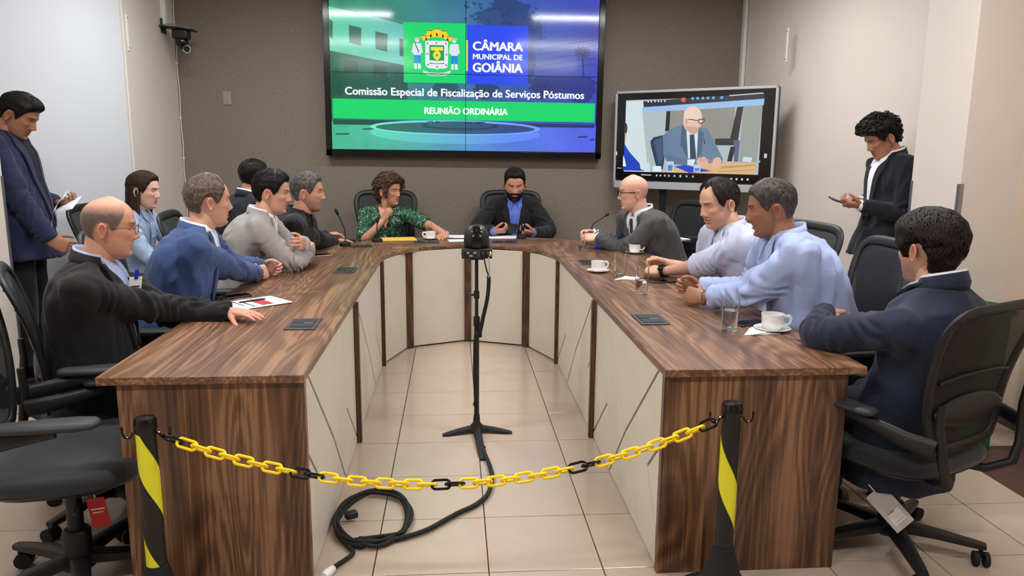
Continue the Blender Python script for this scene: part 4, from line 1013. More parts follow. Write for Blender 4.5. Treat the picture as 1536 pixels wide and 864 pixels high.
# ------------------------------------------------------------------ office chairs
def make_chair():
    r = empty('office_chair', (0, 0, 0))
    def rr(w, d, z, e=3.2, n=28, cy=0.0, sag=0.0): return [V(w/2*math.copysign(abs(math.cos(a))**(2/e), math.cos(a)), cy+d/2*math.copysign(abs(math.sin(a))**(2/e), math.sin(a)), z) for a in [2*math.pi*k/n for k in range(n)]]
    seat = MB().loft([rr(.40, .38, .425), rr(.49, .47, .435), rr(.515, .495, .455), rr(.51, .49, .478), rr(.47, .45, .492), rr(.30, .28, .486), rr(.05, .05, .480)])
    for v in seat.v:
        if v.y > .12: v.z -= (v.y-.12)**2*.9
    seat.build('seat', M['seatfab'], r, smooth='all')
    pan = MB().loft([rr(.30, .28, .405), rr(.43, .41, .412), rr(.50, .48, .438), rr(.48, .46, .446)])
    pan.build('seat_pan', M['black'], r)
    # back outline (wide at the top, narrowing down), leaning back
    def bp(u, w): # u height along the back 0..1, w side offset
        z = .54+.56*u; y = -.225-.10*u+.035*math.sin(math.pi*u)-.16*(w*w)*-1.0
        return V(w, y, z)
    half = [(.0, .155), (.06, .19), (.2, .205), (.4, .222), (.6, .243), (.78, .262), (.88, .262), (.95, .243), (.99, .20), (1.0, .10)]
    pts = [bp(u, w) for u, w in half]+[bp(u, -w) for u, w in reversed(half)]
    # smooth once (closed)
    for _ in range(2):
        q = []
        for i in range(len(pts)):
            a, b_ = pts[i], pts[(i+1) % len(pts)]; q += [a*.75+b_*.25, a*.25+b_*.75]
        pts = q
    MB().tube(pts, [(.024, .011)]*len(pts), 10, up=(0, 1, 0), closed=True).build('back_frame', M['black'], r, smooth='all')
    rows = []; n = 13
    for k in range(16):
        u = .02+.96*k/15; w = np.interp(u, [h[0] for h in half], [h[1] for h in half])
        rows.append([bp(u, w*(2*i/(n-1)-1)) for i in range(n)])
    mm = MB(); mm.add([p for row in rows for p in row], [(j*n+i, j*n+i+1, (j+1)*n+i+1, (j+1)*n+i) for j in range(15) for i in range(n-1)])
    mm.build('back_mesh', M['chairmesh'], r, smooth='all', solid=.002)
    lum = MB(); rings = []
    for t in np.linspace(-1, 1, 15):
        w = .19*t; hgt = .065*math.sqrt(max(.02, 1-t*t)); p = bp(.27, w)
        rings.append([p+V(0, -.012-.014*math.cos(a), hgt*math.sin(a)) for a in [2*math.pi*k/14 for k in range(14)]])
    lum.loft(rings).build('lumbar_pad', M['black'], r, smooth='all')
    p = bp(.55, 0); MB().tube([bp(.50, -.20)+V(0, -.008, 0), bp(.53, -.1)+V(0, -.010, 0), bp(.53, .1)+V(0, -.010, 0), bp(.50, .20)+V(0, -.008, 0)], .006, 8).build('back_rail', M['black'], r)
    for (u, w) in ((.93, .235), (.80, .262), (.55, .24), (.93, -.235), (.80, -.262), (.55, -.24)):
        q = bp(u, w); MB().ball(q+V(0, -.011, 0), (.006, .004, .006), 2).build('stud', M['blackgloss'], r)
    for s in (-1, 1):
        MB().tube([V(s*.10, -.10, .415), V(s*.14, -.24, .42), V(s*.19, -.30, .46), V(s*.225, -.30, .53), V(s*.245, -.285, .68), V(s*.25, -.29, .76)], [.017, .018, .018, .017, .015, .012], 10).build('back_upright', M['black'], r)
        arm = MB().tube([V(s*.255, -.285, .60), V(s*.285, -.20, .615), V(s*.295, -.05, .645), V(s*.295, .06, .66)], [(.013, .035), (.013, .032), (.014, .024), (.014, .018)], 12)
        ao = arm.build('armrest', M['black'], r)
        pad = []
        for y_, w, h in ((-.12, .02, .010), (-.10, .036, .014), (0, .044, .016), (.10, .048, .016), (.15, .040, .013), (.165, .016, .008)):
            pad.append([V(s*.30+w*math.copysign(abs(math.cos(a))**.6, math.cos(a)), y_+.02, .682+h*math.sin(a)) for a in [2*math.pi*k/14 for k in range(14)]])
        MB().loft(pad).build('arm_pad', M['darkgrey2'], ao, smooth='all')
    MB().cyl((0, 0, .10), (0, 0, .41), .026).build('gas_lift', M['black'], r)
    MB().lathe([(.0, .10), (.045, .10), (.045, .20), (.038, .21), (.0, .21)]).build('lift_sleeve', M['black'], r)
    MB().box((0, -.01, .395), (.18, .26, .045)).build('tilt_mechanism', M['black'], r, bevel=.008)
    MB().tube([V(.08, .05, .39), V(.20, .07, .385), V(.25, .075, .375)], .007, 8).build('lever', M['black'], r)
    MB().cyl((0, 0, .075), (0, 0, .135), .055, .045).build('hub', M['black'], r)
    for k in range(5):
        a = math.radians(90+72*k); d = V(math.cos(a), math.sin(a), 0); sd = V(-d.y, d.x, 0); rings = []
        for t, w, h, z in ((.03, .034, .022, .105), (.15, .028, .019, .098), (.28, .022, .014, .082), (.315, .018, .012, .078)):
            rings.append([d*t+sd*(w*math.copysign(abs(math.cos(q))**.6, math.cos(q)))+V(0, 0, z+h*math.copysign(abs(math.sin(q))**.6, math.sin(q))) for q in [2*math.pi*i/10 for i in range(10)]])
        lg = MB().loft(rings).build('base_leg', M['black'], r)
        c = d*.30; cs = MB(); ca = a+1.1*k; cd_ = V(math.cos(ca), math.sin(ca), 0); c2 = c+V(-cd_.y, cd_.x, 0)*.012
        for s in (-1, 1): cs.cyl(V(c2.x, c2.y, .029)+cd_*(s*.009), V(c2.x, c2.y, .029)+cd_*(s*.025), .029, n=18)
        cs.cyl(V(c.x, c.y, .03), V(c.x, c.y, .085), .008, n=8); cs.build('caster', M['rubber'], lg)
    return r
M['darkgrey2'] = mat('armrest_rubber', (44, 46, 50), .55)
chair0 = make_chair(); CH_USED = [False]
def place_chair(x, y, heading, label):
    c = chair0 if not CH_USED[0] else copy_tree(chair0)
    CH_USED[0] = True
    c.location = (x, y, 0); c.rotation_euler = (0, 0, -math.radians(heading))
    ORG[c.name] = Vector((0, 0, 0))
    return tag(c, label, 'chair', 'black mesh office chairs')
def chair_for(k, label, back=.045, dh=0):
    p = PEOPLE[k]; h = math.degrees(math.atan2(p['F'].x, p['F'].y))+dh; c = p['hip']+p['F']*back
    return place_chair(c.x, c.y, h, label)
CH = {}
CH['empty'] = place_chair(atz(80, 685, .47).x+.05, atz(80, 685, .47).y, 80, 'empty black mesh office chair cut by the left edge of the picture')
chair_for('bald', 'black mesh office chair under the balding person in black', dh=-22).scale = (1, 1, .94)
chair_for('blue', 'black mesh office chair under the person in the bright blue suit')
chair_for('grey', 'black mesh office chair under the person in the light grey suit')
chair_for('black2', 'black mesh office chair under the grey haired person in black')
chair_for('backrow', 'black mesh office chair of the dark suited second row sitter')
chair_for('longhair', 'black mesh office chair under the long haired person by the wall')
chair_for('green', 'black mesh office chair behind the person in the green dress')
chair_for('centre', 'black mesh office chair behind the bearded person')
chair_for('glasses', 'black mesh office chair behind the bald person in charcoal', dh=0)
chair_for('light', 'black mesh office chair under the person in the pale striped shirt')
chair_for('blueshirt', 'black mesh office chair behind the person in the light blue shirt')
CH['front'] = chair_for('front', 'large black mesh office chair seen from behind in the right foreground', back=-.035, dh=4); CH['front'].scale = (1.04, 1, .915); CH['front'].location.x -= .05
# ------------------------------------------------------------------ barrier posts and chain
YP = 2.27
def bollard(px, py, lab, x_shift=0):
    p = aty(px, py, YP); h = p.z; x = p.x
    r = empty('barrier_post', (x, YP, 0), lab, 'barrier post', 'striped barrier posts')
    R_ = .029
    MB().cyl((x, YP, .10), (x, YP, h-.03), R_, n=28).build('tube', M['black'], r)
    MB().lathe([(0, .0), (.155, .0), (.16, .012), (.155, .03), (.10, .05), (.058, .12), (.036, .20), (.032, .215), (0, .215)], (x, YP, 0), 32).build('base', M['rubber'], r)
    MB().lathe([(0, h-.045), (.031, h-.045), (.033, h-.04), (.033, h-.012), (.028, h-.002), (0, h)], (x, YP, 0), 28).build('cap', M['blackgloss'], r)
    tilt = 1
    band = MB(); n = 40; a0 = math.radians(205 if px < 700 else 60); pitch = .375; vv = []; ff = []
    z0, z1 = .20, h-.05
    for turn in range(-2, 4):
        rows = []
        for k in range(n+1):
            a = a0+2*math.pi*k/n
            zc = z1+.05-turn*pitch-pitch*k/n
            rows.append((a, min(max(zc, z0), z1), min(max(zc-.155, z0), z1)))
        for k in range(n):
            (a, t0, b0), (a2, t1, b1) = rows[k], rows[k+1]
            if max(t0, t1)-min(b0, b1) < 1e-4: continue
            q = len(vv)
            for (aa_, zz) in ((a, t0), (a2, t1), (a2, b1), (a, b0)): vv.append(V(x+math.cos(aa_)*(R_+.0008), YP+math.sin(aa_)*(R_+.0008), zz))
            ff.append((q, q+1, q+2, q+3))
    band.add(vv, ff).build('yellow_stripe', M['yellowtape'], r, smooth='all')
    for s in (-1, 1):
        pts = [V(x+s*.028, YP, h-.05), V(x+s*.040, YP, h-.052)]+[V(x+s*(.055-.015*math.cos(a)), YP, h-.052-.016*math.sin(a)) for a in np.linspace(.2, math.pi, 8)]+[V(x+s*.071, YP, h-.035)]
        MB().tube(pts, .0038, 8, round_=True).build('hook', M['blackgloss'], r)
    return V(x, YP, h)
PL = bollard(217, 625, 'black and yellow striped barrier post before the left table end')
PR = bollard(1099, 603, 'black and yellow striped barrier post before the right table end')
chain = empty('barrier_chain', (0, YP, .3), 'yellow and black plastic chain hanging between the two barrier posts', 'chain')
A0 = PL+V(.057, 0, -.066); A1 = PR+V(-.057, 0, -.066); low = aty(690, 726, YP).z
# parabola through hooks and low point, sampled by arc length
xs = np.linspace(A0.x, A1.x, 400); um = (aty(670, 726, YP).x-A0.x)/(A1.x-A0.x); u = (xs-A0.x)/(A1.x-A0.x)
aM = np.array([[0, 0, 1], [um*um, um, 1], [1, 1, 1]]); cf = np.linalg.solve(aM, [A0.z, low, A1.z]); zs = cf[0]*u*u+cf[1]*u+cf[2]
sarc = np.concatenate([[0], np.cumsum(np.hypot(np.diff(xs), np.diff(zs)))])
pat = 'B'+'Y'*8+'BB'+'Y'*8+'BB'+'Y'*8+'BB'+'Y'*8+'B'; NL = len(pat); stp = sarc[-1]/NL
def link_mesh():
    Lh, Wd, w = stp*.5+.0075, .0125, .0046; pts = []
    for k in range(20):
        a = 2*math.pi*k/20; c, s_ = math.cos(a), math.sin(a)
        pts.append(V(math.copysign(max(0, Lh-Wd), c)+Wd*c, Wd*s_*1.15, 0))
    return MB().tube(pts, w, 8, closed=True)
lms = {}
for k, ch in enumerate(pat):
    sm_ = (k+.5)*stp; X_ = np.interp(sm_, sarc, xs); Z_ = np.interp(sm_, sarc, zs); sl = (np.interp(sm_+.02, sarc, zs)-np.interp(sm_-.02, sarc, zs))/(np.interp(sm_+.02, sarc, xs)-np.interp(sm_-.02, sarc, xs))
    if ch not in lms:
        ORG['_t'] = Vector((0, 0, 0)); o = link_mesh().build('link', M['yellow'] if ch == 'Y' else M['blackgloss'], org=(0, 0, 0), smooth='all'); lms[ch] = o
    else: o = lms[ch].copy(); COL.objects.link(o)
    o.parent = chain; o.location = V(X_, YP, Z_)-V(0, YP, .3)
    o.rotation_euler = (Matrix.Rotation(-math.atan(sl), 3, 'Y') @ Matrix.Rotation(math.radians(48 if k % 2 else -42)+random.uniform(-.15, .15), 3, 'X')).to_euler()
# ------------------------------------------------------------------ camera on a floor stand
sp = atz(715, 648, 0.0); SX, SY = sp.x, sp.y
st = empty('camera_stand', (SX, SY, 0), 'black floor stand with three flat feet carrying the camera in the middle of the aisle', 'stand')
ztop = aty(718, 388, SY).z
MB().cyl((SX, SY, .02), (SX, SY, .62), .0135).build('lower_tube', M['black'], st); MB().cyl((SX, SY, .55), (SX, SY, ztop), .0095).build('upper_tube', M['black'], st)
MB().cyl((SX, SY, .585), (SX, SY, .635), .0175).build('clamp_collar', M['black'], st)
zk = aty(716, 442, SY).z
MB().cyl((SX, SY, zk-.02), (SX, SY, zk+.02), .015).build('height_collar', M['black'], st); MB().tube([V(SX, SY, zk), V(SX-.03, SY-.012, zk+.002), V(SX-.05, SY-.014, zk+.010)], [.006, .007, .005], 8).build('clamp_knob', M['black'], st)
MB().lathe([(0, .012), (.045, .012), (.042, .03), (.02, .055), (.016, .10), (0, .10)], (SX, SY, 0), 24).build('foot_hub', M['black'], st)
for px, py in ((664, 653), (768, 649), (724, 690)):
    e_ = atz(px, py, 0.005); d = V(e_.x-SX, e_.y-SY); L = d.length; d.normalize(); sd = V(-d.y, d.x); rings = []
    for t, w, z0, z1 in ((0, .022, .012, .042), (.5, .02, .008, .030), (.85, .017, .0, .018), (1.0, .011, .0, .012)):
        c = V(SX, SY)+d*(L*t); rings.append([V(c.x+sd.x*w*a, c.y+sd.y*w*a, z) for a, z in ((-1, z0), (1, z0), (1, (z0+z1)/2), (.6, z1), (-.6, z1), (-1, (z0+z1)/2))])
    MB().loft(rings).build('foot', M['black'], st)
cb = empty('ptz_camera', (SX, SY, ztop), 'black domed conference camera seen from behind on top of the stand', 'camera')
q = .028
MB().box((SX, SY, ztop+q+.006), (.155, .14, .05)).build('housing', M['black'], cb, bevel=.005)
MB().box((SX, SY, ztop+.004), (.07, .07, .012)).build('mount_plate', M['blackgloss'], cb, bevel=.002)
MB().lathe([(0, ztop+.058), (.066, ztop+.058), (.066, ztop+.085), (.064, ztop+.12), (.055, ztop+.15), (.036, ztop+.170), (.012, ztop+.177), (0, ztop+.178)], (SX, SY, 0), 40).build('dome', M['black'], cb, smooth='all')
MB().tube([V(SX, SY-.067, ztop+.062), V(SX, SY-.066, ztop+.10), V(SX, SY-.057, ztop+.14), V(SX, SY-.036, ztop+.168)], [(.031, .004), (.031, .004), (.028, .004), (.022, .004)], 16, up=(0, 1, 0)).build('back_ridge', M['blackgloss'], cb, smooth='all')
pz = ztop+.034; py_ = SY-.0705
MB().box((SX-.028, py_, pz), (.09, .004, .034)).build('connector_plate', M['darkgrey'], cb, bevel=.001)
for i, (dx, dz, w, h) in enumerate(((-.062, .006, .010, .008), (-.045, .006, .012, .006), (-.028, .006, .010, .008), (-.010, .006, .012, .007), (-.055, -.009, .016, .006), (-.030, -.009, .014, .006), (-.008, -.008, .008, .008))):
    MB().box((SX+dx, py_-.003, pz+dz), (w, .004, h)).build('port', M['silver'] if i % 2 else M['blackgloss'], cb, smooth=False)
for dx, m_ in ((.030, 'darkgrey'), (.052, 'darkgrey'), (.066, 'brass')):
    if m_ == 'brass': M['brass'] = mat('brass', (220, 180, 90), .3, metal=.9)
    MB().cyl((SX+dx, py_+.002, pz+.006 if m_ != 'brass' else pz+.008), (SX+dx, py_-.018, pz+(.006 if m_ != 'brass' else -.004)), .007, n=14).build('socket', M[m_], cb)
cable = MB()
cp = [V(SX+.034, SY-.085, ztop+.03), V(SX+.040, SY-.09, ztop-.01), V(SX+.052, SY-.06, ztop-.06), V(SX+.062, SY-.035, ztop-.10), V(SX+.055, SY-.03, ztop-.20), V(SX+.034, SY-.025, ztop-.30), V(SX+.012, SY-.028, ztop-.40), V(SX-.004, SY-.03, .55), V(SX-.010, SY-.03, .40), V(SX-.006, SY-.03, .2), V(SX, SY-.045, .07), V(SX+.01, SY-.09, .03)]
for px, py in ((724, 672), (735, 700), (738, 720), (731, 742), (712, 758), (690, 768), (668, 780), (640, 795), (605, 806), (570, 812), (540, 808)): cp.append(atz(px, py, .015))
cc = atz(560, 776, .015); rx, ry = .155, .225
loops = []
for k in range(0, 64):
    a = math.radians(-95)-2*math.pi*k/22; w = 1+.06*math.sin(k*.7); loops.append(V(cc.x+rx*w*math.cos(a)+.012*math.sin(k*.31), cc.y+ry*w*math.sin(a), .015+.006*(k//22)))
cp += loops
for px, py in ((523, 812), (530, 828), (520, 838), (505, 848), (497, 855)): cp.append(atz(px, py, .012))
def cat(pts, n=5):
    out = []
    for i in range(len(pts)-1):
        p0, p1, p2, p3 = pts[max(i-1, 0)], pts[i], pts[i+1], pts[min(i+2, len(pts)-1)]
        for k in range(n):
            t = k/n; out.append(.5*((2*p1)+(p2-p0)*t+(2*p0-5*p1+4*p2-p3)*t*t+(3*p1-p0-3*p2+p3)*t**3))
    return out+[pts[-1]]
pts = cat(cp, 5); ca = empty('camera_cable', cc, 'thick black sleeved cable running down the stand and coiled on the floor', 'cable')
rad = [.004 if i < 14 else .0105 if i < len(pts)-330 else .0085 for i in range(len(pts))]
MB().tube(pts, rad, 8).build('cable', M['rubber'], ca, smooth='all')
MB().tube([V(SX+.058, SY-.085, ztop+.02), V(SX+.062, SY-.088, ztop-.03), V(SX+.062, SY-.05, ztop-.09)], .0032, 6).build('white_lead', M['silver'], ca)
e1 = pts[-1]; d = (pts[-1]-pts[-6]).normalized()
MB().tube([e1-d*.01, e1+d*.03, e1+d*.045], [.014, .018, .013], 12).build('white_plug', M['white'], ca)
t_ = atz(527, 772, .03); MB().box(t_, (.05, .035, .028), Matrix.Rotation(.5, 3, 'Z')).build('adapter_block', M['black'], ca, bevel=.006)
for k in (30, 46, 60): MB().tube([pts[k]-V(0, 0, .008), pts[k]+V(0, 0, .008)], .0155, 10).build('cable_tie', M['blackgloss'], ca)
# ------------------------------------------------------------------ things on the table
def P3(px, py, z=TZ): return atz(px, py, z)
def mic(px, py, tip, lab):
    p = P3(px, py); r = empty('gooseneck_microphone', p, lab, 'microphone', 'gooseneck microphones on the table')
    MB().lathe([(0, 0), (.042, 0), (.044, .006), (.040, .022), (.026, .030), (.012, .036), (0, .036)], p, 24).build('base', M['black'], r)
    q = aty(tip[0], tip[1], p.y+tip[2]); pts = [p+V(0, 0, .03), p+V(0, 0, .12), p+(q-p)*.6+V(0, 0, .05), q]
    MB().tube(cat(pts, 6), .0042, 8).build('gooseneck', M['rubber'], r, smooth='all')
    d = (q-pts[2]).normalized(); MB().tube([q, q+d*.012, q+d*.035, q+d*.045], [.007, .0125, .0125, .007], 12, round_=True).build('windscreen', M['rubber'], r, smooth='all')
mic(518, 369, (507, 322, 0), 'gooseneck microphone beside the grey haired person in black')
mic(566, 362.5, (566, 334, 0), 'gooseneck microphone on the yellow card before the green dress')
mic(782, 358, (783, 338, 0), 'gooseneck microphone by the bearded person, right of the camera')
mic(888, 360, (908, 324, .1), 'gooseneck microphone before the bald person in charcoal')
def glass(px, py, lab, h=.135, rr=.032, water=.6, z=TZ):
    p = P3(px, py, z)+V(0, 0, .0008); r = empty('water_glass', p, lab, 'glass', 'clear water glasses')
    MB().lathe([(0, 0), (rr*.86, 0), (rr*.88, .004), (rr*.97, h*.6), (rr, h), (rr-.0022, h), (rr*.97-.0024, h*.6), (rr*.88-.0026, .014), (0, .012)], p, 32).build('glass', M['glass'], r, smooth=True, angle=50)
    if water: MB().lathe([(0, .0135), (rr*.88-.0034, .0155), (rr*.93-.0032, h*water*.5), (rr*.96-.0032, h*water), (0, h*water)], p, 32).build('water', M['water'], r)
glass(874, 376, 'clear glass in front of the bald person\'s hands', .125, .034, .35)
glass(923, 376, 'clear glass standing by the blue folder', .13, .036, .45)
glass(930, 414, 'empty clear glass behind the napkin on the right table arm', .14, .036, 0)
glass(962, 441, 'half full water glass before the pale shirted person', .145, .036, .5)
glass(1094, 496, 'large water glass beside the white cup nearest the camera', .14, .036, .62)
glass(642, 355.5, 'clear glass held behind the cup by the person in green', .12, .034, .5)
def cup(px, py, lab, ang=0, saucer=True, s=1.0, z=TZ):
    p = P3(px, py, z)+V(0, 0, .0008); r = empty('coffee_cup', p, lab, 'cup', 'white coffee cups')
    b = .010 if saucer else 0
    if saucer: MB().lathe([(0, 0), (.036*s, 0), (.045*s, .004), (.068*s, .012), (.069*s, .014), (.045*s, .008), (.03*s, .006), (0, .006)], p, 36).build('saucer', M['porcelain'], r)
    c = p+V(0, 0, b*.7)
    MB().lathe([(0, 0), (.030*s, 0), (.034*s, .004), (.041*s, .022*s), (.043*s, .060*s), (.0405*s, .060*s), (.038*s, .024*s), (.030*s, .008), (0, .007)], c, 36).build('cup', M['porcelain'], r)
    MB().lathe([(0, .036*s), (.0392*s, .036*s), (.0392*s, .038*s), (0, .038*s)], c, 30).build('coffee', mat('coffee', (50, 30, 20), .1) if not bpy.data.materials.get('coffee') else bpy.data.materials['coffee'], r)
    d = V(math.cos(ang), math.sin(ang), 0)
    MB().tube([c+d*(.042*s)+V(0, 0, .050*s), c+d*(.060*s)+V(0, 0, .052*s), c+d*(.068*s)+V(0, 0, .044*s), c+d*(.066*s)+V(0, 0, .026*s), c+d*(.056*s)+V(0, 0, .018*s), c+d*(.041*s)+V(0, 0, .020*s)], [(.004, .006)]*6, 8).build('handle', M['porcelain'], r)
cup(646, 359, 'white cup on saucer in front of the person in green', math.pi, s=.95)
cup(952, 380, 'white cup on saucer between the charcoal suit and the pale shirt', 0, s=1.0)
cup(897, 408, 'white cup on saucer beside the cable hatch, inner edge of the right arm', .3, s=1.0)
cup(1158, 496, 'white cup on saucer nearest the camera on the right table arm', -.2, s=1.08)
def sheet(px, py, size, rz, name, lab, cat_, m_, n=1, z=TZ, grp=None, th=.0006):
    p = P3(px, py, z); r = empty(name, p, lab, cat_, grp); R = Matrix.Rotation(rz, 3, 'Z')
    for k in range(n):
        MB().box(p+V(random.uniform(-.006, .006)*(k > 0), random.uniform(-.006, .006)*(k > 0), .001+th/2+k*(th+.0003)), (size[0], size[1], th), Matrix.Rotation(rz+random.uniform(-.05, .05)*(k > 0), 3, 'Z')).build('sheet', m_, r, smooth=False)
    return r, p, R
sheet(596, 359, (.30, .22), .15, 'card_folder', 'yellow card folder lying before the person in green', 'folder', M['yellowpaper'], 2, th=.0015)
sheet(676, 355, (.30, .20), -.05, 'paper_sheet', 'white paper sheet between the cup and the camera', 'paper', M['paper'], 3, grp='loose white papers')
sheet(692, 361, (.21, .15), .12, 'paper_sheet', 'white paper sheet at the inner table edge left of the camera', 'paper', M['paper'], 2, grp='loose white papers')
sheet(753, 356, (.30, .19), .02, 'paper_sheet', 'white paper sheet under the bearded person\'s hands', 'paper', M['paper'], 3, grp='loose white papers')
r, p, R = sheet(378, 456, (.21, .297), -.85, 'paper_stack', 'stack of white papers with red print under the balding person\'s hand', 'papers', M['paper'], 6)
for (dx, dy, w, h, c) in ((.03, .04, .11, .06, M['red']), (.03, -.03, .12, .012, M['grey']), (-.02, -.06, .13, .010, M['grey']), (-.055, .05, .04, .08, M['grey'])):
    q = R @ V(dx, dy, 0); MB().box(p+q+V(0, 0, .0072), (w, h, .0004), R).build('print_block', c, r, smooth=False)
q = R @ V(-.02, .01, 0); MB().cyl(p+q+V(-.05, -.03, .0105), p+q+V(.05, .05, .0105), .0045, n=10).build('pen', M['darkgrey'], r)
def phone(px, py, rz, lab, size=(.075, .155), m_='blackgloss', z=TZ, cat_='phone', name='mobile_phone', grp='phones on the table'):
    p = P3(px, py, z); r = empty(name, p, lab, cat_, grp); R = Matrix.Rotation(rz, 3, 'Z')
    MB().box(p+V(0, 0, .0048), (size[0], size[1], .008), R).build('body', M['darkgrey'] if m_ == 'blackgloss' else M[m_], r, bevel=.003)
    MB().box(p+V(0, 0, .0090), (size[0]-.006, size[1]-.006, .0008), R).build('screen', M['blackgloss'], r, smooth=False)
phone(352, 446, -.9, 'dark phone lying beside the stack of papers', z=TZ)
phone(480, 384, -1.0, 'silver edged phone lying before the grey suit', m_='silver')
phone(542, 370, -1.3, 'dark phone lying under the gooseneck microphone on the left', (.08, .16))
phone(1124, 486, -1.2, 'black phone lying behind the large water glass', (.075, .15))
phone(995, 421, -1.25, 'black tablet lying under the watch hand', (.15, .22), name='tablet', cat_='tablet', grp='tablet')
def napkin(px, py, rz, s, lab):
    p = P3(px, py); r = MB(); R = Matrix.Rotation(rz, 3, 'Z')
    for k, (a, poly) in enumerate(((0, [(-.08, -.05), (.08, -.05), (.0, .06)]), (.25, [(-.07, -.05), (.075, -.04), (.02, .055)]))):
        pm = MB().prism(poly, .001+k*.003, .003+k*.0045); Ra = Matrix.Rotation(a, 3, 'Z')
        r.add([p+R @ (Ra @ (v*s))+V(0, 0, 0.012*(v.x+.05)*k) for v in pm.v], pm.f)
    tag(r.build('paper_napkin', M['paper'], smooth=False), lab, 'napkin', 'folded paper napkins')
napkin(1135, 498, .1, 1.0, 'folded white napkin beside the white cup nearest the camera'); napkin(938, 418, -.05, .9, 'folded white napkin behind the half full glass')
p = P3(925, 371); r = empty('plastic_folder', p, 'blue plastic folder lying before the bald person in charcoal', 'folder'); R = Matrix.Rotation(-.25, 3, 'Z')
MB().box(p+V(0, 0, .003), (.32, .24, .004), R).build('cover', M['bluefolder'], r, bevel=.001); MB().box(p+V(.004, 0, .0062), (.305, .225, .002), R).build('paper', M['paper'], r, smooth=False); MB().box(p+V(0, 0, .0088), (.32, .24, .003), R).build('cover', M['bluefolder'], r, bevel=.001)
MB().tube([P3(975, 383)+V(0, 0, .006), P3(968, 376)+V(0, 0, .006)], .0045, 8).build('pen', mat('blue_pen', (60, 60, 160), .3), None)
tag(bpy.data.objects['pen.001'] if 'pen.001' in bpy.data.objects else bpy.data.objects['pen'], 'blue pen lying by the cup and the rolled sleeve', 'pen')
# ------------------------------------------------------------------ things in hands, badges, tags
c = PEOPLE['centre']; p = aty(769, 343, 6.36); r = empty('mobile_phone', p, 'black phone in the bearded person\'s hands', 'phone'); R = Matrix.Rotation(math.radians(35), 3, 'X') @ Matrix.Rotation(.15, 3, 'Y')
MB().box(p, (.074, .011, .11), R).build('body', M['black'], r, bevel=.005); MB().cyl(p+V(-.015, -.009, .035)+R @ V(0, 0, 0), p+V(-.015, -.014, .03), .012, n=14).build('lens_ring', M['silver'], r)
p = aty(1262, 303, 4.72); r = empty('mobile_phone', p, 'dark phone in the standing young person\'s hands', 'phone'); R = Matrix.Rotation(math.radians(18), 3, 'Y') @ Matrix.Rotation(.2, 3, 'X')
MB().box(p, (.155, .078, .010), R).build('body', M['darkgrey'], r, bevel=.004); MB().box(p+R @ V(0, 0, .0056), (.145, .07, .001), R).build('screen', M['blackgloss'], r, smooth=False)
p = aty(97, 318, 4.90); r = empty('paper_sheets', p, 'white paper sheets held by the standing person in navy', 'papers')
for (ang, ln, dy, c0) in ((-62, .24, 0, .9), (-22, .20, .02, .35)):
    R = Matrix.Rotation(math.radians(ang), 3, 'Y') @ Matrix.Rotation(.35, 3, 'X'); vv, ff = [], []
    for i in range(9):
        for j in range(2): vv.append(p+V(.0, dy, .02)+R @ V(-ln*.6+ln*i/8, (-.10, .10)[j], c0*.05*math.sin(i/8*2.6)))
    for i in range(8): ff.append((2*i, 2*i+1, 2*i+3, 2*i+2))
    MB().add(vv, ff).build('sheet', M['paper'], r, smooth='all', solid=.0012)
b = PEOPLE['bald']; fr = b['fr']
hit = b['bvh'].ray_cast(fr.o+fr.R*-.015+fr.U*(-.085)+fr.F*.5, -fr.F, .9)
if hit[0] is not None:
    o = hit[0]+fr.F*.03; Rm = Matrix((fr.R, fr.F, fr.U)).transposed() @ Matrix.Rotation(-.7, 3, 'Z')
    r = empty('name_badge', o, 'white name badge with blue clip on the black suit', 'badge')
    MB().box(o, (.055, .003, .088), Rm).build('card', M['white'], r, bevel=.001)
    for dz in (-.025, -.01, .005): MB().box(o+Rm @ V(0, .0022, dz), (.036, .001, .007), Rm).build('print_line', M['darkgrey'], r, smooth=False)
    MB().box(o+Rm @ V(0, .002, .055), (.016, .008, .04), Rm).build('clip', M['bluefolder'], r, bevel=.002)
l_ = PEOPLE['light']; fr = l_['fr']; hit = l_['bvh'].ray_cast(fr.o+fr.R*-.03+fr.U*-.16+fr.F*.5, -fr.F, .9)
if hit[0] is not None:
    o = hit[0]+fr.F*.018; r = empty('hanging_glasses', o, 'dark spectacles hanging from the pale shirt front', 'glasses')
    for s in (-1, 1):
        c_ = o+fr.U*(s*.024); pts = [c_+fr.U*(.021*math.cos(a))+fr.R*(.013*math.sin(a))+fr.F*.004 for a in [2*math.pi*k/16 for k in range(16)]]
        MB().tube(pts, .0016, 6, closed=True).build('rim', M['blackgloss'], r)
        MB().tube([o+fr.U*(s*.045)+fr.F*.004, o+fr.U*(s*.045-.02)+fr.R*.05+fr.F*.004, o+fr.U*(s*.0-.03)+fr.R*.10], .0014, 6).build('temple', M['blackgloss'], r)
def seat_tag(ch, loc, size, rotm, name, lab, m_, marks):
    Mw = Matrix.Translation(ch.location) @ ch.rotation_euler.to_matrix().to_4x4(); p = Mw @ Vector(loc); Rm = Mw.to_3x3() @ rotm
    r = empty(name, p, lab, 'tag')
    MB().box(p, (size[0], .002, size[1]), Rm).build('card', m_, r, bevel=.0008)
    for (dx, dz, w, h, mm_) in marks: MB().box(p+Rm @ V(dx, -.0016, dz), (w, .001, h), Rm).build('print_block', mm_, r, smooth=False)
    MB().tube([p+Rm @ V(0, 0, size[1]/2), p+Rm @ V(0, .0, size[1]/2+.03)], .002, 6).build('strap', M['white'], r)
p0 = atz(1335, 765, .33)
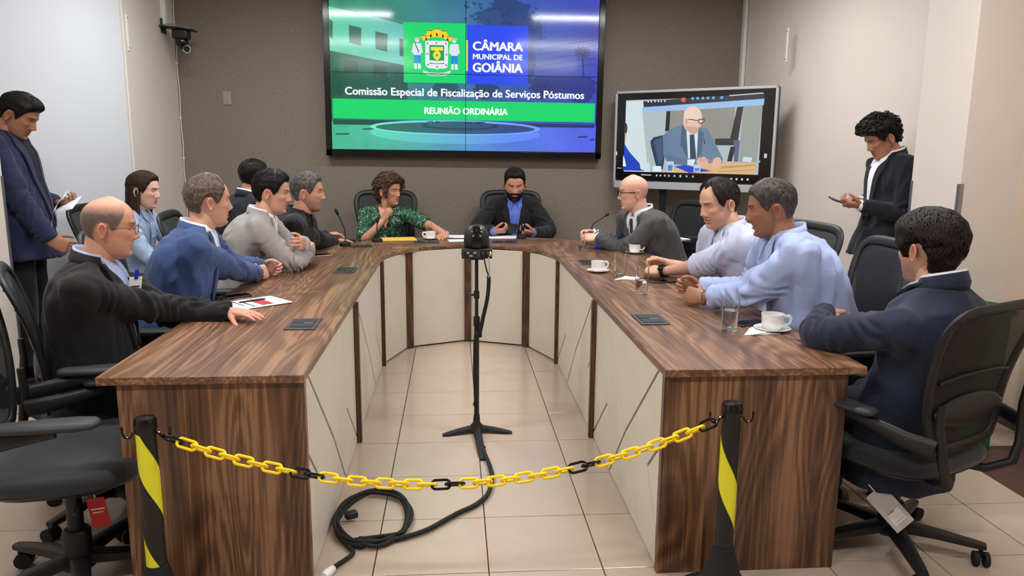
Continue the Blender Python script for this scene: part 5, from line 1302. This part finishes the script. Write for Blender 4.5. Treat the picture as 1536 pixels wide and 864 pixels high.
def worldtag(p, size, Rm, lab, m_, marks):
    r = empty('chair_tag', p, lab, 'tag')
    MB().box(p, (size[0], .002, size[1]), Rm).build('card', m_, r, bevel=.0008)
    for (dx, dz, w, h, mm_) in marks: MB().box(p+Rm @ V(dx, -.0016, dz), (w, .001, h), Rm).build('print_block', mm_, r, smooth=False)
    MB().tube([p+Rm @ V(0, 0, size[1]/2), p+Rm @ V(0, .0, size[1]/2+.03)], .002, 6).build('strap', M['white'], r)
fc = CH['front'].location
worldtag(aty(1335, 763, fc.y-.12), (.078, .165), Matrix.Rotation(-.72, 3, 'Y') @ Matrix.Rotation(-.3, 3, 'X'), 'clear plastic tag hanging under the right foreground chair', mat('clear_tag', (196, 196, 194), .2), [(0, -.035, .05, .05, M['white']), (-.008, -.012, .03, .006, M['red']), (0, -.05, .035, .004, M['darkgrey'])])
ec = CH['empty'].location
worldtag(aty(148, 768, ec.y-.02), (.062, .105), Matrix.Rotation(-.15, 3, 'Y'), 'red tag hanging under the empty chair at the left edge', M['red'], [(0, .012, .045, .004, M['white']), (0, .0, .035, .003, M['white'])])
# ------------------------------------------------------------------ bits around the room
p = aty(1466, 458, 3.6)
r = empty('green_bin', (p.x+.02, 3.6, 0), 'green plastic bin behind the right foreground chair', 'bin')
bx = p.x+.02; zt = p.z
bin_ = [(0, 0), (.11, 0), (.14, zt-.02), (.15, zt-.02), (.15, zt), (.138, zt), (.105, .01), (0, .01)]
MB().lathe(bin_, (bx, 3.6, 0), 32).build('bucket', M['green'], r); MB().lathe([(.150, zt-.035), (.157, zt-.03), (.157, zt-.022), (.150, zt-.018)], (bx, 3.6, 0), 32, closed=True).build('rim', M['green'], r)
# wall camera
p = aty(262, 42, 7.05); r = empty('wall_camera', (XL, 7.05, p.z), 'dark dome camera on a bracket high in the back left corner', 'camera')
sz = p.z
MB().box((XL+.02, 7.02, (sz+CEIL)/2), (.04, .05, CEIL-sz)).build('cable_duct', M['trimwhite'], r, bevel=.003)
MB().box((XL+.008, 7.02, sz+.01), (.012, .10, .12)).build('wall_plate', M['black'], r, bevel=.003)
MB().box((XL+.14, 7.0, sz-.012), (.27, .16, .012), Matrix.Rotation(.10, 3, 'Y')).build('shelf', M['black'], r, bevel=.003)
MB().tube([V(XL+.03, 6.93, sz+.01), V(XL+.12, 6.92, sz+.012), V(XL+.26, 6.92, sz-.02)], .005, 8).build('brace', M['grey'], r)
MB().box((XL+.16, 7.0, sz-.06), (.13, .12, .08)).build('housing', M['black'], r, bevel=.015)
MB().ball((XL+.16, 7.0, sz-.12), (.055, .055, .06), 3).build('dome', M['blackgloss'], r, smooth='all')
lp = aty(281, 74, 6.94); MB().tube([lp+V(-.01, .03, .01), lp+V(.0, -.01, 0)], [.03, .032], 20).build('lens_barrel', M['black'], r)
MB().tube([lp+V(.0, -.01, 0)+V(.03*math.cos(a), -.004, .03*math.sin(a)) for a in [2*math.pi*k/24 for k in range(24)]], .004, 6, closed=True).build('lens_ring', M['silver'], r)
# ------------------------------------------------------------------ lit pictures on the screens
class Canvas:
    """flat coloured shapes stacked as thin layers on a screen; u to the right, v up, both in metres"""
    def __init__(s, o, ux, uz, nrm): s.o, s.ux, s.uz, s.n = Vector(o), Vector(ux), Vector(uz), Vector(nrm); s.mb = MB(); s.k = 0
    def P(s, u, v, k): return s.o+s.ux*u+s.uz*v+s.n*(.0004+.00012*k)
    def poly(s, pts, col):
        s.k += 1; cols = [tuple(c) for c in col] if isinstance(col, list) else [tuple(col)]*len(pts)
        s.mb.add([s.P(u, v, s.k) for u, v in pts], [tuple(range(len(pts)))], [lin(c) for c in cols])
    def rect(s, u0, v0, u1, v1, col): s.poly([(u0, v0), (u1, v0), (u1, v1), (u0, v1)], col)
    def grid(s, u0, v0, u1, v1, nu, nv, fn):
        s.k += 1; vs_ = []; cs = []
        for j in range(nv+1):
            for i in range(nu+1):
                u, v = u0+(u1-u0)*i/nu, v0+(v1-v0)*j/nv; vs_.append(s.P(u, v, s.k)); cs.append(lin(fn(u, v)))
        s.mb.add(vs_, [(j*(nu+1)+i, j*(nu+1)+i+1, (j+1)*(nu+1)+i+1, (j+1)*(nu+1)+i) for j in range(nv) for i in range(nu)], cs)
    def ell(s, u, v, a, b, col, n=36, a0=0, a1=2*math.pi): s.poly([(u+a*math.cos(a0+(a1-a0)*k/n), v+b*math.sin(a0+(a1-a0)*k/n)) for k in range(n+(0 if abs(a1-a0) > 6.2 else 1))], col)
    def blob(s, u, v, a, b, col, rough=.35, n=60, seed=1, fq=2.5):
        s.poly([(u+a*math.cos(t)*(1+rough*noise.noise(Vector((math.cos(t)*fq, math.sin(t)*fq, seed)))), v+b*math.sin(t)*(1+rough*noise.noise(Vector((math.cos(t)*fq, math.sin(t)*fq, seed+9))))) for t in [2*math.pi*k/n for k in range(n)]], col)
    def line(s, pts, w, col):
        for (a, b_) in zip(pts[:-1], pts[1:]):
            d = Vector((b_[0]-a[0], b_[1]-a[1])); d.normalize(); q = Vector((-d.y, d.x))*w/2
            s.poly([(a[0]+q.x, a[1]+q.y), (b_[0]+q.x, b_[1]+q.y), (b_[0]-q.x, b_[1]-q.y), (a[0]-q.x, a[1]-q.y)], col)
def text_mesh(body, width, cap, name, m_, parent, o, ux, uz, nrm, u, v, bold=.012, align='CENTER', lift=.02):
    """text of given width and cap height whose baseline centre / left is at (u, v)"""
    cu = bpy.data.curves.new('txt', 'FONT'); cu.body = body; cu.size = 1; cu.offset = 0; cu.resolution_u = 4
    ob = bpy.data.objects.new('txt', cu); COL.objects.link(ob)
    ev = ob.evaluated_get(bpy.context.evaluated_depsgraph_get()); me = ev.to_mesh()
    co = np.array([tuple(q.co) for q in me.vertices]); fs = [tuple(p.vertices) for p in me.polygons]; ev.to_mesh_clear()
    bpy.data.objects.remove(ob); bpy.data.curves.remove(cu)
    if not len(co): return None
    x0, x1 = co[:, 0].min(), co[:, 0].max(); kx = width/(x1-x0); ky = cap/.73
    mb = MB(); off = -(x0+x1)/2 if align == 'CENTER' else -x0
    for du, dv in ((0, 0), (-bold, 0), (bold, 0), (0, bold*.6), (0, -bold*.6)):
        mb.add([o+ux*(u+(p[0]+off)*kx+du)+uz*(v+p[1]*ky+dv)+nrm*lift for p in co], fs)
    return mb.build(name, m_, parent, smooth=False)
M['screen'] = glow('lit_screen', 1.0, rough=.10); M['textglow'] = glow('lit_text', 1.0, False, (246, 250, 255))
# video wall -----------------------------------------------------------
YS = 7.2; sw, shh = 2.43, 1.367
cS = aty(698.5, 112, YS)                                           # centre of the four panels
tilt = Matrix.Rotation(math.radians(.35), 3, 'Y'); UX, UZ, NN = tilt @ V(1, 0, 0), tilt @ V(0, 0, 1), V(0, -1, 0)
vw = empty('video_wall', (cS.x, YS, cS.z-shh/2-.05), 'large video wall of four panels showing a green and blue title picture', 'video wall')
fw, fh = sw+.11, shh+.12
def fbox(du, dv, w, h, y0, y1): return MB().box(cS+UX*du+UZ*dv+V(0, (y0+y1)/2, 0), (w, y1-y0, h), tilt)
fbox(0, 0, fw-.02, fh-.02, .015, .10).build('cabinet', M['black'], vw)
for (du, dv, w, h) in ((0, shh/2+.03, fw, .056), (0, -shh/2-.03, fw, .056), (-sw/2-.028, 0, .054, fh), (sw/2+.028, 0, .054, fh)):
    fbox(du, dv, w, h, -.012, .10).build('bezel', M['blackgloss'], vw, bevel=.003)
for i in (-1, 1):
    for j in (-1, 1): fbox(i*sw/4, j*shh/4, sw/2-.004, shh/2-.004, .001, .03).build('panel', M['blackgloss'], vw, smooth=False)
cv = Canvas(cS, UX, UZ, NN)
def pu(px): return (px-698.5)*sw/398.0
def pv(py): return (112-py)*shh/224.0
def grad(u, v):
    t = min(1, max(0, u/sw+.5)); w = min(1, max(0, v/shh+.5))
    stops = [(0, (52, 168, 128)), (.25, (66, 160, 146)), (.45, (68, 140, 172)), (.62, (66, 112, 196)), (1, (70, 84, 216))]
    for (a, ca_), (b_, cb_) in zip(stops[:-1], stops[1:]):
        if t <= b_: k = (t-a)/(b_-a); c = [x+(y-x)*k for x, y in zip(ca_, cb_)]; break
    d = .86+.10*noise.noise(Vector((u*3, v*3, 2)))+.05*noise.noise(Vector((u*14, v*14, 5)))
    return [max(0, min(255, q*d)) for q in c]
def tint(u, v, k, add=0): return [max(0, min(255, q*k+add)) for q in grad(u, v)]
cv.grid(-sw/2+.002, -shh/2+.002, sw/2-.002, shh/2-.002, 90, 50, grad)
def T(pxs, k, add=0, n=1): cv.poly([(pu(x), pv(y)) for x, y in pxs], [tint(pu(x), pv(y), k, add) for x, y in pxs])
T([(499.5, 20), (560, 32), (612, 44), (612, 101), (499.5, 82)], 1.12, 38)                 # white building upper floor
T([(499.5, 82), (612, 101), (612, 150), (499.5, 150)], .72)
for x, y in ((500, 37), (528, 45), (566, 53), (601, 62)): T([(x, y), (x+18 if x > 505 else x+5, y+4), (x+17 if x > 505 else x+4, y+29), (x, y+25)], .72)
for x, y in ((520, 93), (562, 100)): T([(x, y), (x+20, y+3), (x+20, y+26), (x, y+24)], .6)
def tree(px, py, a, b_, k, seed):
    k = .22+.76*k; u, v = pu(px), pv(py); cv.blob(u, v, a*sw/398, b_*shh/224, tuple(tint(u, v, k)), .5, 70, seed, 4)
for i, (px, py, a, b_, k) in enumerate(((510, 128, 16, 18, .55), (536, 130, 18, 18, .6), (570, 132, 20, 16, .62), (600, 128, 14, 20, .6), (760, 22, 30, 22, .72), (785, 40, 26, 24, .74), (735, 30, 18, 14, .78), (800, 70, 16, 30, .7), (790, 100, 12, 24, .62),
        (840, 118, 34, 22, .74), (875, 128, 22, 22, .68), (812, 128, 16, 18, .66), (868, 95, 14, 22, .68), (670, 134, 20, 12, .62), (730, 134, 18, 12, .64))): tree(px, py, a, b_, k, i*3+1)
T([(800, 62), (894, 42), (892, 110), (806, 112)], .92, 8)                                   # far building
for k in range(5): T([(806, 72+k*8), (893, 56+k*9), (893, 58+k*9), (806, 74+k*8)], .82)
rp = random.Random(4)
for k in range(60):
    x, y = 690+rp.random()*110, 5+rp.random()*40; T([(x, y), (x+5+rp.random()*5, y+2), (x+2, y+5)], .7)
for px, py, n_ in ((873, 76, 12),):                                                           # palm crown
    for k in range(n_):
        a = 2*math.pi*k/n_; cv.line([(pu(px), pv(py)), (pu(px+12*math.cos(a)), pv(py+9*math.sin(a)))], .012, tuple(tint(pu(px), pv(py), .5)))
    cv.line([(pu(873), pv(76)), (pu(876), pv(112))], .012, tuple(tint(pu(px), pv(py), .55)))
# plaza and fountain
cv.grid(-sw/2+.002, -shh/2+.002, sw/2-.002, pv(184), 40, 6, lambda u, v: tint(u, v, 1.18, 14))
T([(502, 180), (895, 182), (895, 187), (502, 188)], .62)
for x, y, w in ((505, 201, 20), (545, 193, 18), (870, 200, 14), (888, 204, 8)): T([(x, y), (x+w, y-1), (x+w, y+1.5), (x, y+2)], .6)
def ring(px, py, a, b_, k, add): u, v = pu(px), pv(py); cv.ell(u, v, a*sw/398, b_*shh/224, [tint(u+a*sw/398*math.cos(2*math.pi*q/36), v, k, add) for q in range(36)])
ring(684, 198, 128, 16, 1.28, 22); ring(684, 190, 128, 11, 1.34, 40); ring(684, 190.5, 120, 8.5, .80, 0); ring(690, 187, 58, 6.5, .62, 0); ring(690, 186, 50, 4.5, .8, 0)
for k in range(14): x = 640+rp.random()*90; T([(x, 181), (x+7, 180.5), (x+8, 184), (x+1, 184)], .5+.5*rp.random())
# band and crest blocks
cv.rect(pu(502.5), pv(178.5), pu(894.5), pv(150.5), (10, 214, 108)); cv.rect(pu(607), pv(125), pu(699.3), pv(39.5), (12, 214, 112)); cv.rect(pu(700.3), pv(125.5), pu(791.5), pv(41), (36, 74, 238))
cv.rect(pu(698.2), pv(107), pu(701.6), pv(63), (206, 222, 90))
def cp_(x, y): return (600+x/7.68, 30+y/7.68)                      # enlarged crop to picture pixels
def E_(x, y): q = cp_(x, y); return (pu(q[0]), pv(q[1]))
def EP(pts, col): cv.poly([E_(*q) for q in pts], col)
EP([(300, 268), (555, 268), (555, 500), (545, 560), (500, 570), (450, 572), (430, 585), (410, 572), (330, 568), (305, 545), (298, 500)], (226, 236, 246)); EP([(345, 315), (512, 315), (512, 520), (345, 520)], (0, 158, 84))
EP([(362, 335), (498, 335), (498, 372), (450, 372), (440, 390), (420, 390), (408, 372), (362, 372)], (240, 226, 60)); u, v = E_(430, 425); cv.ell(u, v, .034, .038, (240, 226, 60)); u, v = E_(430, 470); cv.ell(u, v, .012, .014, (240, 226, 60))
u, v = E_(430, 425); cv.ell(u, v, .010, .012, (0, 158, 84))
EP([(340, 486), (380, 482), (430, 492), (480, 482), (520, 488), (520, 506), (430, 512), (340, 506)], (236, 244, 248))
for x, y in ((322, 296), (530, 296), (322, 412), (538, 416), (330, 530), (532, 530), (424, 292), (432, 552)): u, v = E_(x, y); cv.ell(u, v, .008, .010, (222, 96, 116), 10)
tow = []                                                             # mural crown
for k in range(25):
    a = math.radians(158-136*k/24); tow.append((430+185*math.cos(a), 330-180*math.sin(a)))
EP(tow+[(560, 268), (500, 235), (430, 225), (360, 235), (292, 268)], (244, 206, 44))
for k in range(5):
    a = math.radians(146-112*k/4); x, y = 430+178*math.cos(a), 328-176*math.sin(a); EP([(x-30, y+6), (x+30, y+6), (x+30, y-20), (x-30, y-20)], (244, 206, 44)); EP([(x-34, y-18), (x+34, y-18), (x+34, y-10), (x-34, y-10)], (86, 40, 30))
    x, y = 430+145*math.cos(a), 318-120*math.sin(a); EP([(x-12, y+18), (x+12, y+18), (x+8, y-14), (x-8, y-14)], (60, 40, 20))
for s, cx in ((-1, 208), (1, 626)):                                  # two supporting figures
    u, v = E_(cx, 268); cv.ell(u, v, .018, .017, (214, 224, 236)); u, v = E_(cx, 246); cv.ell(u, v, .026, .010, (176, 190, 206))
    EP([(cx-46, 300), (cx+46, 300), (cx+56, 380), (cx+34, 430), (cx-34, 430), (cx-56, 380)], (222, 228, 240)); EP([(cx-50, 330), (cx-62, 400), (cx-46, 405), (cx-36, 340)], (222, 228, 240)); EP([(cx+50, 330), (cx+62, 400), (cx+46, 405), (cx+36, 340)], (222, 228, 240))
    EP([(cx-36, 428), (cx+40, 428), (cx+40, 520), (cx+8, 520), (cx+2, 450), (cx-6, 520), (cx-36, 520)], (22, 140, 220)); EP([(cx-32, 520), (cx-6, 520), (cx-6, 580), (cx-36, 580)], (226, 238, 240)); EP([(cx+8, 520), (cx+36, 520), (cx+40, 580), (cx+8, 580)], (226, 238, 240))
    if s < 0: EP([(cx-30, 300), (cx-18, 300), (cx+26, 400), (cx+14, 400)], (70, 80, 96))
EP([(270, 590), (340, 615), (430, 622), (520, 615), (585, 590), (578, 625), (520, 648), (430, 655), (340, 648), (278, 625)], (214, 232, 224)); EP([(300, 622), (430, 640), (560, 622), (558, 632), (430, 650), (302, 632)], (90, 140, 116))
cv.mb.build('screen_picture', M['screen'], vw, smooth=False, cols=True)
LIFT = .0004+.00012*(cv.k+6)
def vt(body, x0, x1, base, cap, name, bold): return text_mesh(body, pu(x1)-pu(x0), (cap)*shh/224, name, M['textglow'], vw, cS, UX, UZ, NN, pu((x0+x1)/2), pv(base), bold, lift=LIFT)
vt('Comissão Especial de Fiscalização de Serviços Póstumos', 521, 877, 144.2, 11.5, 'title_text', .0024); vt('REUNIÃO ORDINÁRIA', 637.5, 761.5, 170, 9.6, 'subtitle_text', .0030)
vt('CÂMARA', 709.5, 783, 76.8, 12.6, 'logo_text', .0042); vt('MUNICIPAL DE', 709.5, 783, 89.6, 7.8, 'logo_text', .0022); vt('GOIÂNIA', 709.5, 783, 107.8, 13.2, 'logo_text', .0042)
for (du, dv, w, h) in ((0, 0, .005, shh), (0, 0, sw, .005)):
    MB().box(cS+UX*du+UZ*dv+NN*(LIFT+.0012), (w, .001, h), tilt).build('panel_seam', M['blackgloss'], vw, smooth=False)
# interactive monitor -----------------------------------------------------
TL, TR_, BL_, BR_ = aty(924, 138, 7.12), aty(1167, 127, 6.20), aty(921, 281, 7.12), aty(1160, 290, 6.20)
cM = (TL+TR_+BL_+BR_)/4; mx = ((TR_-TL)+(BR_-BL_)); mx.z = 0; mW = (((TR_-TL).length+(BR_-BL_).length)/2); mH = ((TL-BL_).length+(TR_-BR_).length)/2
mux = mx.normalized(); muz = V(0, 0, 1); mn = Vector((mux.y, -mux.x, 0))
Rm = Matrix((mux, -mn, muz)).transposed()
mon = empty('interactive_monitor', (cM.x, cM.y, 0), 'silver framed monitor on a stand showing a video call', 'monitor')
def mbx(du, dv, dn, w, h, d): return MB().box(cM+mux*du+muz*dv+mn*dn, (w, d, h), Rm)
mbx(0, 0, -.04, mW-.01, mH-.01, .07).build('case', M['black'], mon, bevel=.006)
mbx(0, .03, -.001, mW-.04, mH-.10, .012).build('display_glass', M['blackgloss'], mon, smooth=False)
for (du, dv, w, h) in ((0, mH/2-.011, mW, .022), (0, -mH/2+.032, mW, .064), (-mW/2+.010, 0, .020, mH), (mW/2-.010, 0, .020, mH)):
    mbx(du, dv, 0, w, h, .03).build('frame_bar', M['silver'], mon, bevel=.003)
for s in (-.28, .28): mbx(s, -.85, -.10, .06, 1.5, .03).build('stand_post', M['black'], mon, bevel=.003)
zb = cM.z
for s in (-.28, .28): MB().box(V(cM.x, cM.y, .03)+mux*s+mn*(-.08), (.06, .5, .05), Rm).build('stand_foot', M['black'], mon, bevel=.004)
sp_ = atz(1036, 359, .815); q_ = (V(sp_.x, sp_.y)-V(cM.x, cM.y)); MB().box(V(sp_.x, sp_.y, .80)+mux*.12, (.62, .30, .03), Rm).build('stand_shelf', M['black'], mon, bevel=.004)
mc = Canvas(cM+muz*.033+mn*.0062, mux, muz, mn); dw, dh = mW-.05, mH-.105
def mu(x): return (x/1271-.497)*(dw/(1215-35)*1271)
def mv(y): return (.0+(405-y))*dh/740
def MR(x0, y0, x1, y1, c): mc.rect(mu(x0), mv(y1), mu(x1), mv(y0), c)
def MP(pts, c): mc.poly([(mu(x), mv(y)) for x, y in pts], c)
MR(108, 95, 1140, 712, (172, 186, 190)); MP([(108, 105), (245, 100), (330, 712), (108, 712)], (206, 222, 226)); MP([(245, 200), (440, 195), (440, 500), (300, 640)], (176, 188, 190)); MP([(470, 195), (950, 175), (950, 470), (470, 470)], (140, 140, 134)); MP([(1005, 170), (1142, 165), (1125, 620), (1000, 620)], (150, 156, 150))
MP([(250, 108), (1150, 72), (1150, 118), (255, 158)], (34, 42, 62)); MP([(245, 160), (1150, 116), (1148, 165), (245, 200)], (150, 190, 232)); MP([(438, 195), (470, 195), (468, 360), (434, 365)], (26, 28, 34)); MP([(965, 175), (1008, 172), (985, 440), (925, 440)], (34, 36, 44))
mc.ell(mu(567), mv(105), .022, .020, (232, 84, 70), 20)
for x in (636, 674, 712, 750, 790, 850): mc.ell(mu(x), mv(97), .014, .012, (104, 170, 214), 14)
for x in (290, 315, 345, 372, 395, 424): mc.ell(mu(x), mv(112), .007, .008, (220, 226, 232), 10)
MP([(905, 80), (1140, 68), (1140, 76), (905, 88)], (196, 204, 214))
MP([(820, 425), (985, 425), (985, 480), (820, 480)], (40, 44, 54)); MP([(955, 440), (1000, 440), (995, 612), (965, 612)], (84, 100, 130)); MP([(935, 490), (970, 490), (950, 610), (915, 610)], (34, 32, 34)); MP([(1030, 570), (1092, 575), (1088, 612), (1026, 608)], (190, 222, 236))
MP([(108, 470), (150, 540), (240, 640), (250, 690), (290, 705), (100, 705)], (26, 66, 186)); mc.blob(mu(112), mv(340), .018, .052, (40, 34, 34), .2, 30, 3); MP([(108, 375), (122, 380), (118, 440), (108, 455)], (214, 168, 150)); MP([(100, 570), (112, 600), (128, 668), (100, 668)], (230, 236, 240))
MP([(320, 450), (345, 415), (420, 395), (440, 600), (430, 690), (375, 660), (330, 500)], (44, 60, 88)); MP([(345, 450), (410, 410), (430, 590), (400, 650)], (66, 88, 120))
MP([(430, 700), (860, 620), (1120, 612), (1120, 712), (430, 712)], (214, 178, 128)); MP([(880, 650), (1120, 630), (1120, 640), (870, 672)], (186, 146, 98)); MP([(860, 690), (1120, 670), (1120, 678), (860, 700)], (190, 150, 102))
MP([(520, 660), (600, 645), (810, 690), (640, 712)], (34, 62, 200))
MP([(418, 400), (470, 350), (560, 310), (690, 330), (760, 345), (800, 420), (885, 590), (880, 625), (800, 625), (640, 650), (470, 640), (430, 560)], (98, 126, 152)); MP([(565, 320), (600, 340), (625, 590), (560, 480)], (70, 94, 120)); MP([(600, 345), (690, 350), (700, 420), (690, 592), (625, 590)], (206, 226, 236)); MP([(628, 395), (662, 390), (688, 592), (640, 592)], (48, 62, 86)); MP([(690, 350), (735, 380), (720, 560), (690, 585)], (76, 100, 126)); MP([(450, 560), (620, 600), (640, 650), (470, 640)], (86, 114, 142)); MP([(620, 600), (680, 598), (668, 648), (622, 645)], (206, 232, 240))
mc.ell(mu(645), mv(270), .086, .115, (226, 190, 172)); mc.ell(mu(640), mv(225), .078, .064, (232, 206, 188)); mc.ell(mu(600), mv(285), .014, .026, (214, 168, 150)); MP([(590, 320), (700, 335), (680, 385), (640, 390), (600, 350)], (206, 160, 142)); mc.poly([(mu(x), mv(y)) for x, y in ((724, 270), (738, 300), (722, 312))], (220, 178, 160)); MP([(690, 338), (724, 330), (722, 338), (694, 346)], (160, 96, 90))
mc.line([(mu(612), mv(266)), (mu(690), mv(278))], .008, (30, 28, 32)); mc.line([(mu(688), mv(272)), (mu(732), mv(266)), (mu(730), mv(298)), (mu(700), mv(304)), (mu(690), mv(280))], .008, (30, 28, 32))
for x, y, a in ((735, 620, .052), (842, 622, .040)): mc.blob(mu(x), mv(y), a, .045, (222, 178, 158), .3, 30, x)
for x in (700, 720, 745, 770): mc.line([(mu(x), mv(590)), (mu(x+40), mv(615))], .006, (196, 146, 128))
for x0, x1, y0, y1 in ((462, 516, 618, 705), (672, 724, 640, 700)): MR(x0, y0, x1, y1, (186, 206, 224)); MR(x0+8, y0+30, x1-8, y1-8, (92, 120, 210))
MR(350, 660, 418, 706, (224, 236, 240)); MP([(735, 430), (742, 430), (750, 470), (745, 475)], (30, 30, 34))
for x in (385, 415, 450, 483, 527, 573, 622, 670): mc.ell(mu(x), mv(740), .012, .013, (70, 84, 90) if x != 573 else (86, 160, 150), 14); mc.ell(mu(x), mv(740), .006, .006, (214, 222, 224), 10)
for x in (955, 993, 1032, 1072): mc.ell(mu(x), mv(752), .008, .010, (214, 218, 222), 12)
MP([(258, 733), (340, 735), (340, 743), (258, 741)], (190, 196, 202)); MP([(55, 680), (90, 682), (90, 688), (55, 686)], (190, 196, 202)); MP([(1176, 545), (1194, 545), (1194, 578), (1176, 578)], (206, 210, 214)); MP([(40, 540), (50, 540), (50, 570), (40, 570)], (206, 210, 214)); mc.ell(mu(1147), mv(607), .006, .007, (190, 190, 196), 10)
mc.mb.build('screen_picture', M['screen'], mon, smooth=False, cols=True)
# papers on the monitor stand
p = atz(1036, 359, .815)
pp = empty('paper_pile', (p.x, p.y, .8155), 'loose white papers on the shelf under the monitor', 'papers')
for k in range(7): MB().box((p.x+random.uniform(-.02, .02), p.y+random.uniform(-.03, .03), .817+k*.0025), (.28, .2, .0016), Matrix.Rotation(random.uniform(-.3, .3), 3, 'Z')).build('sheet', M['paper'], pp, smooth=False)
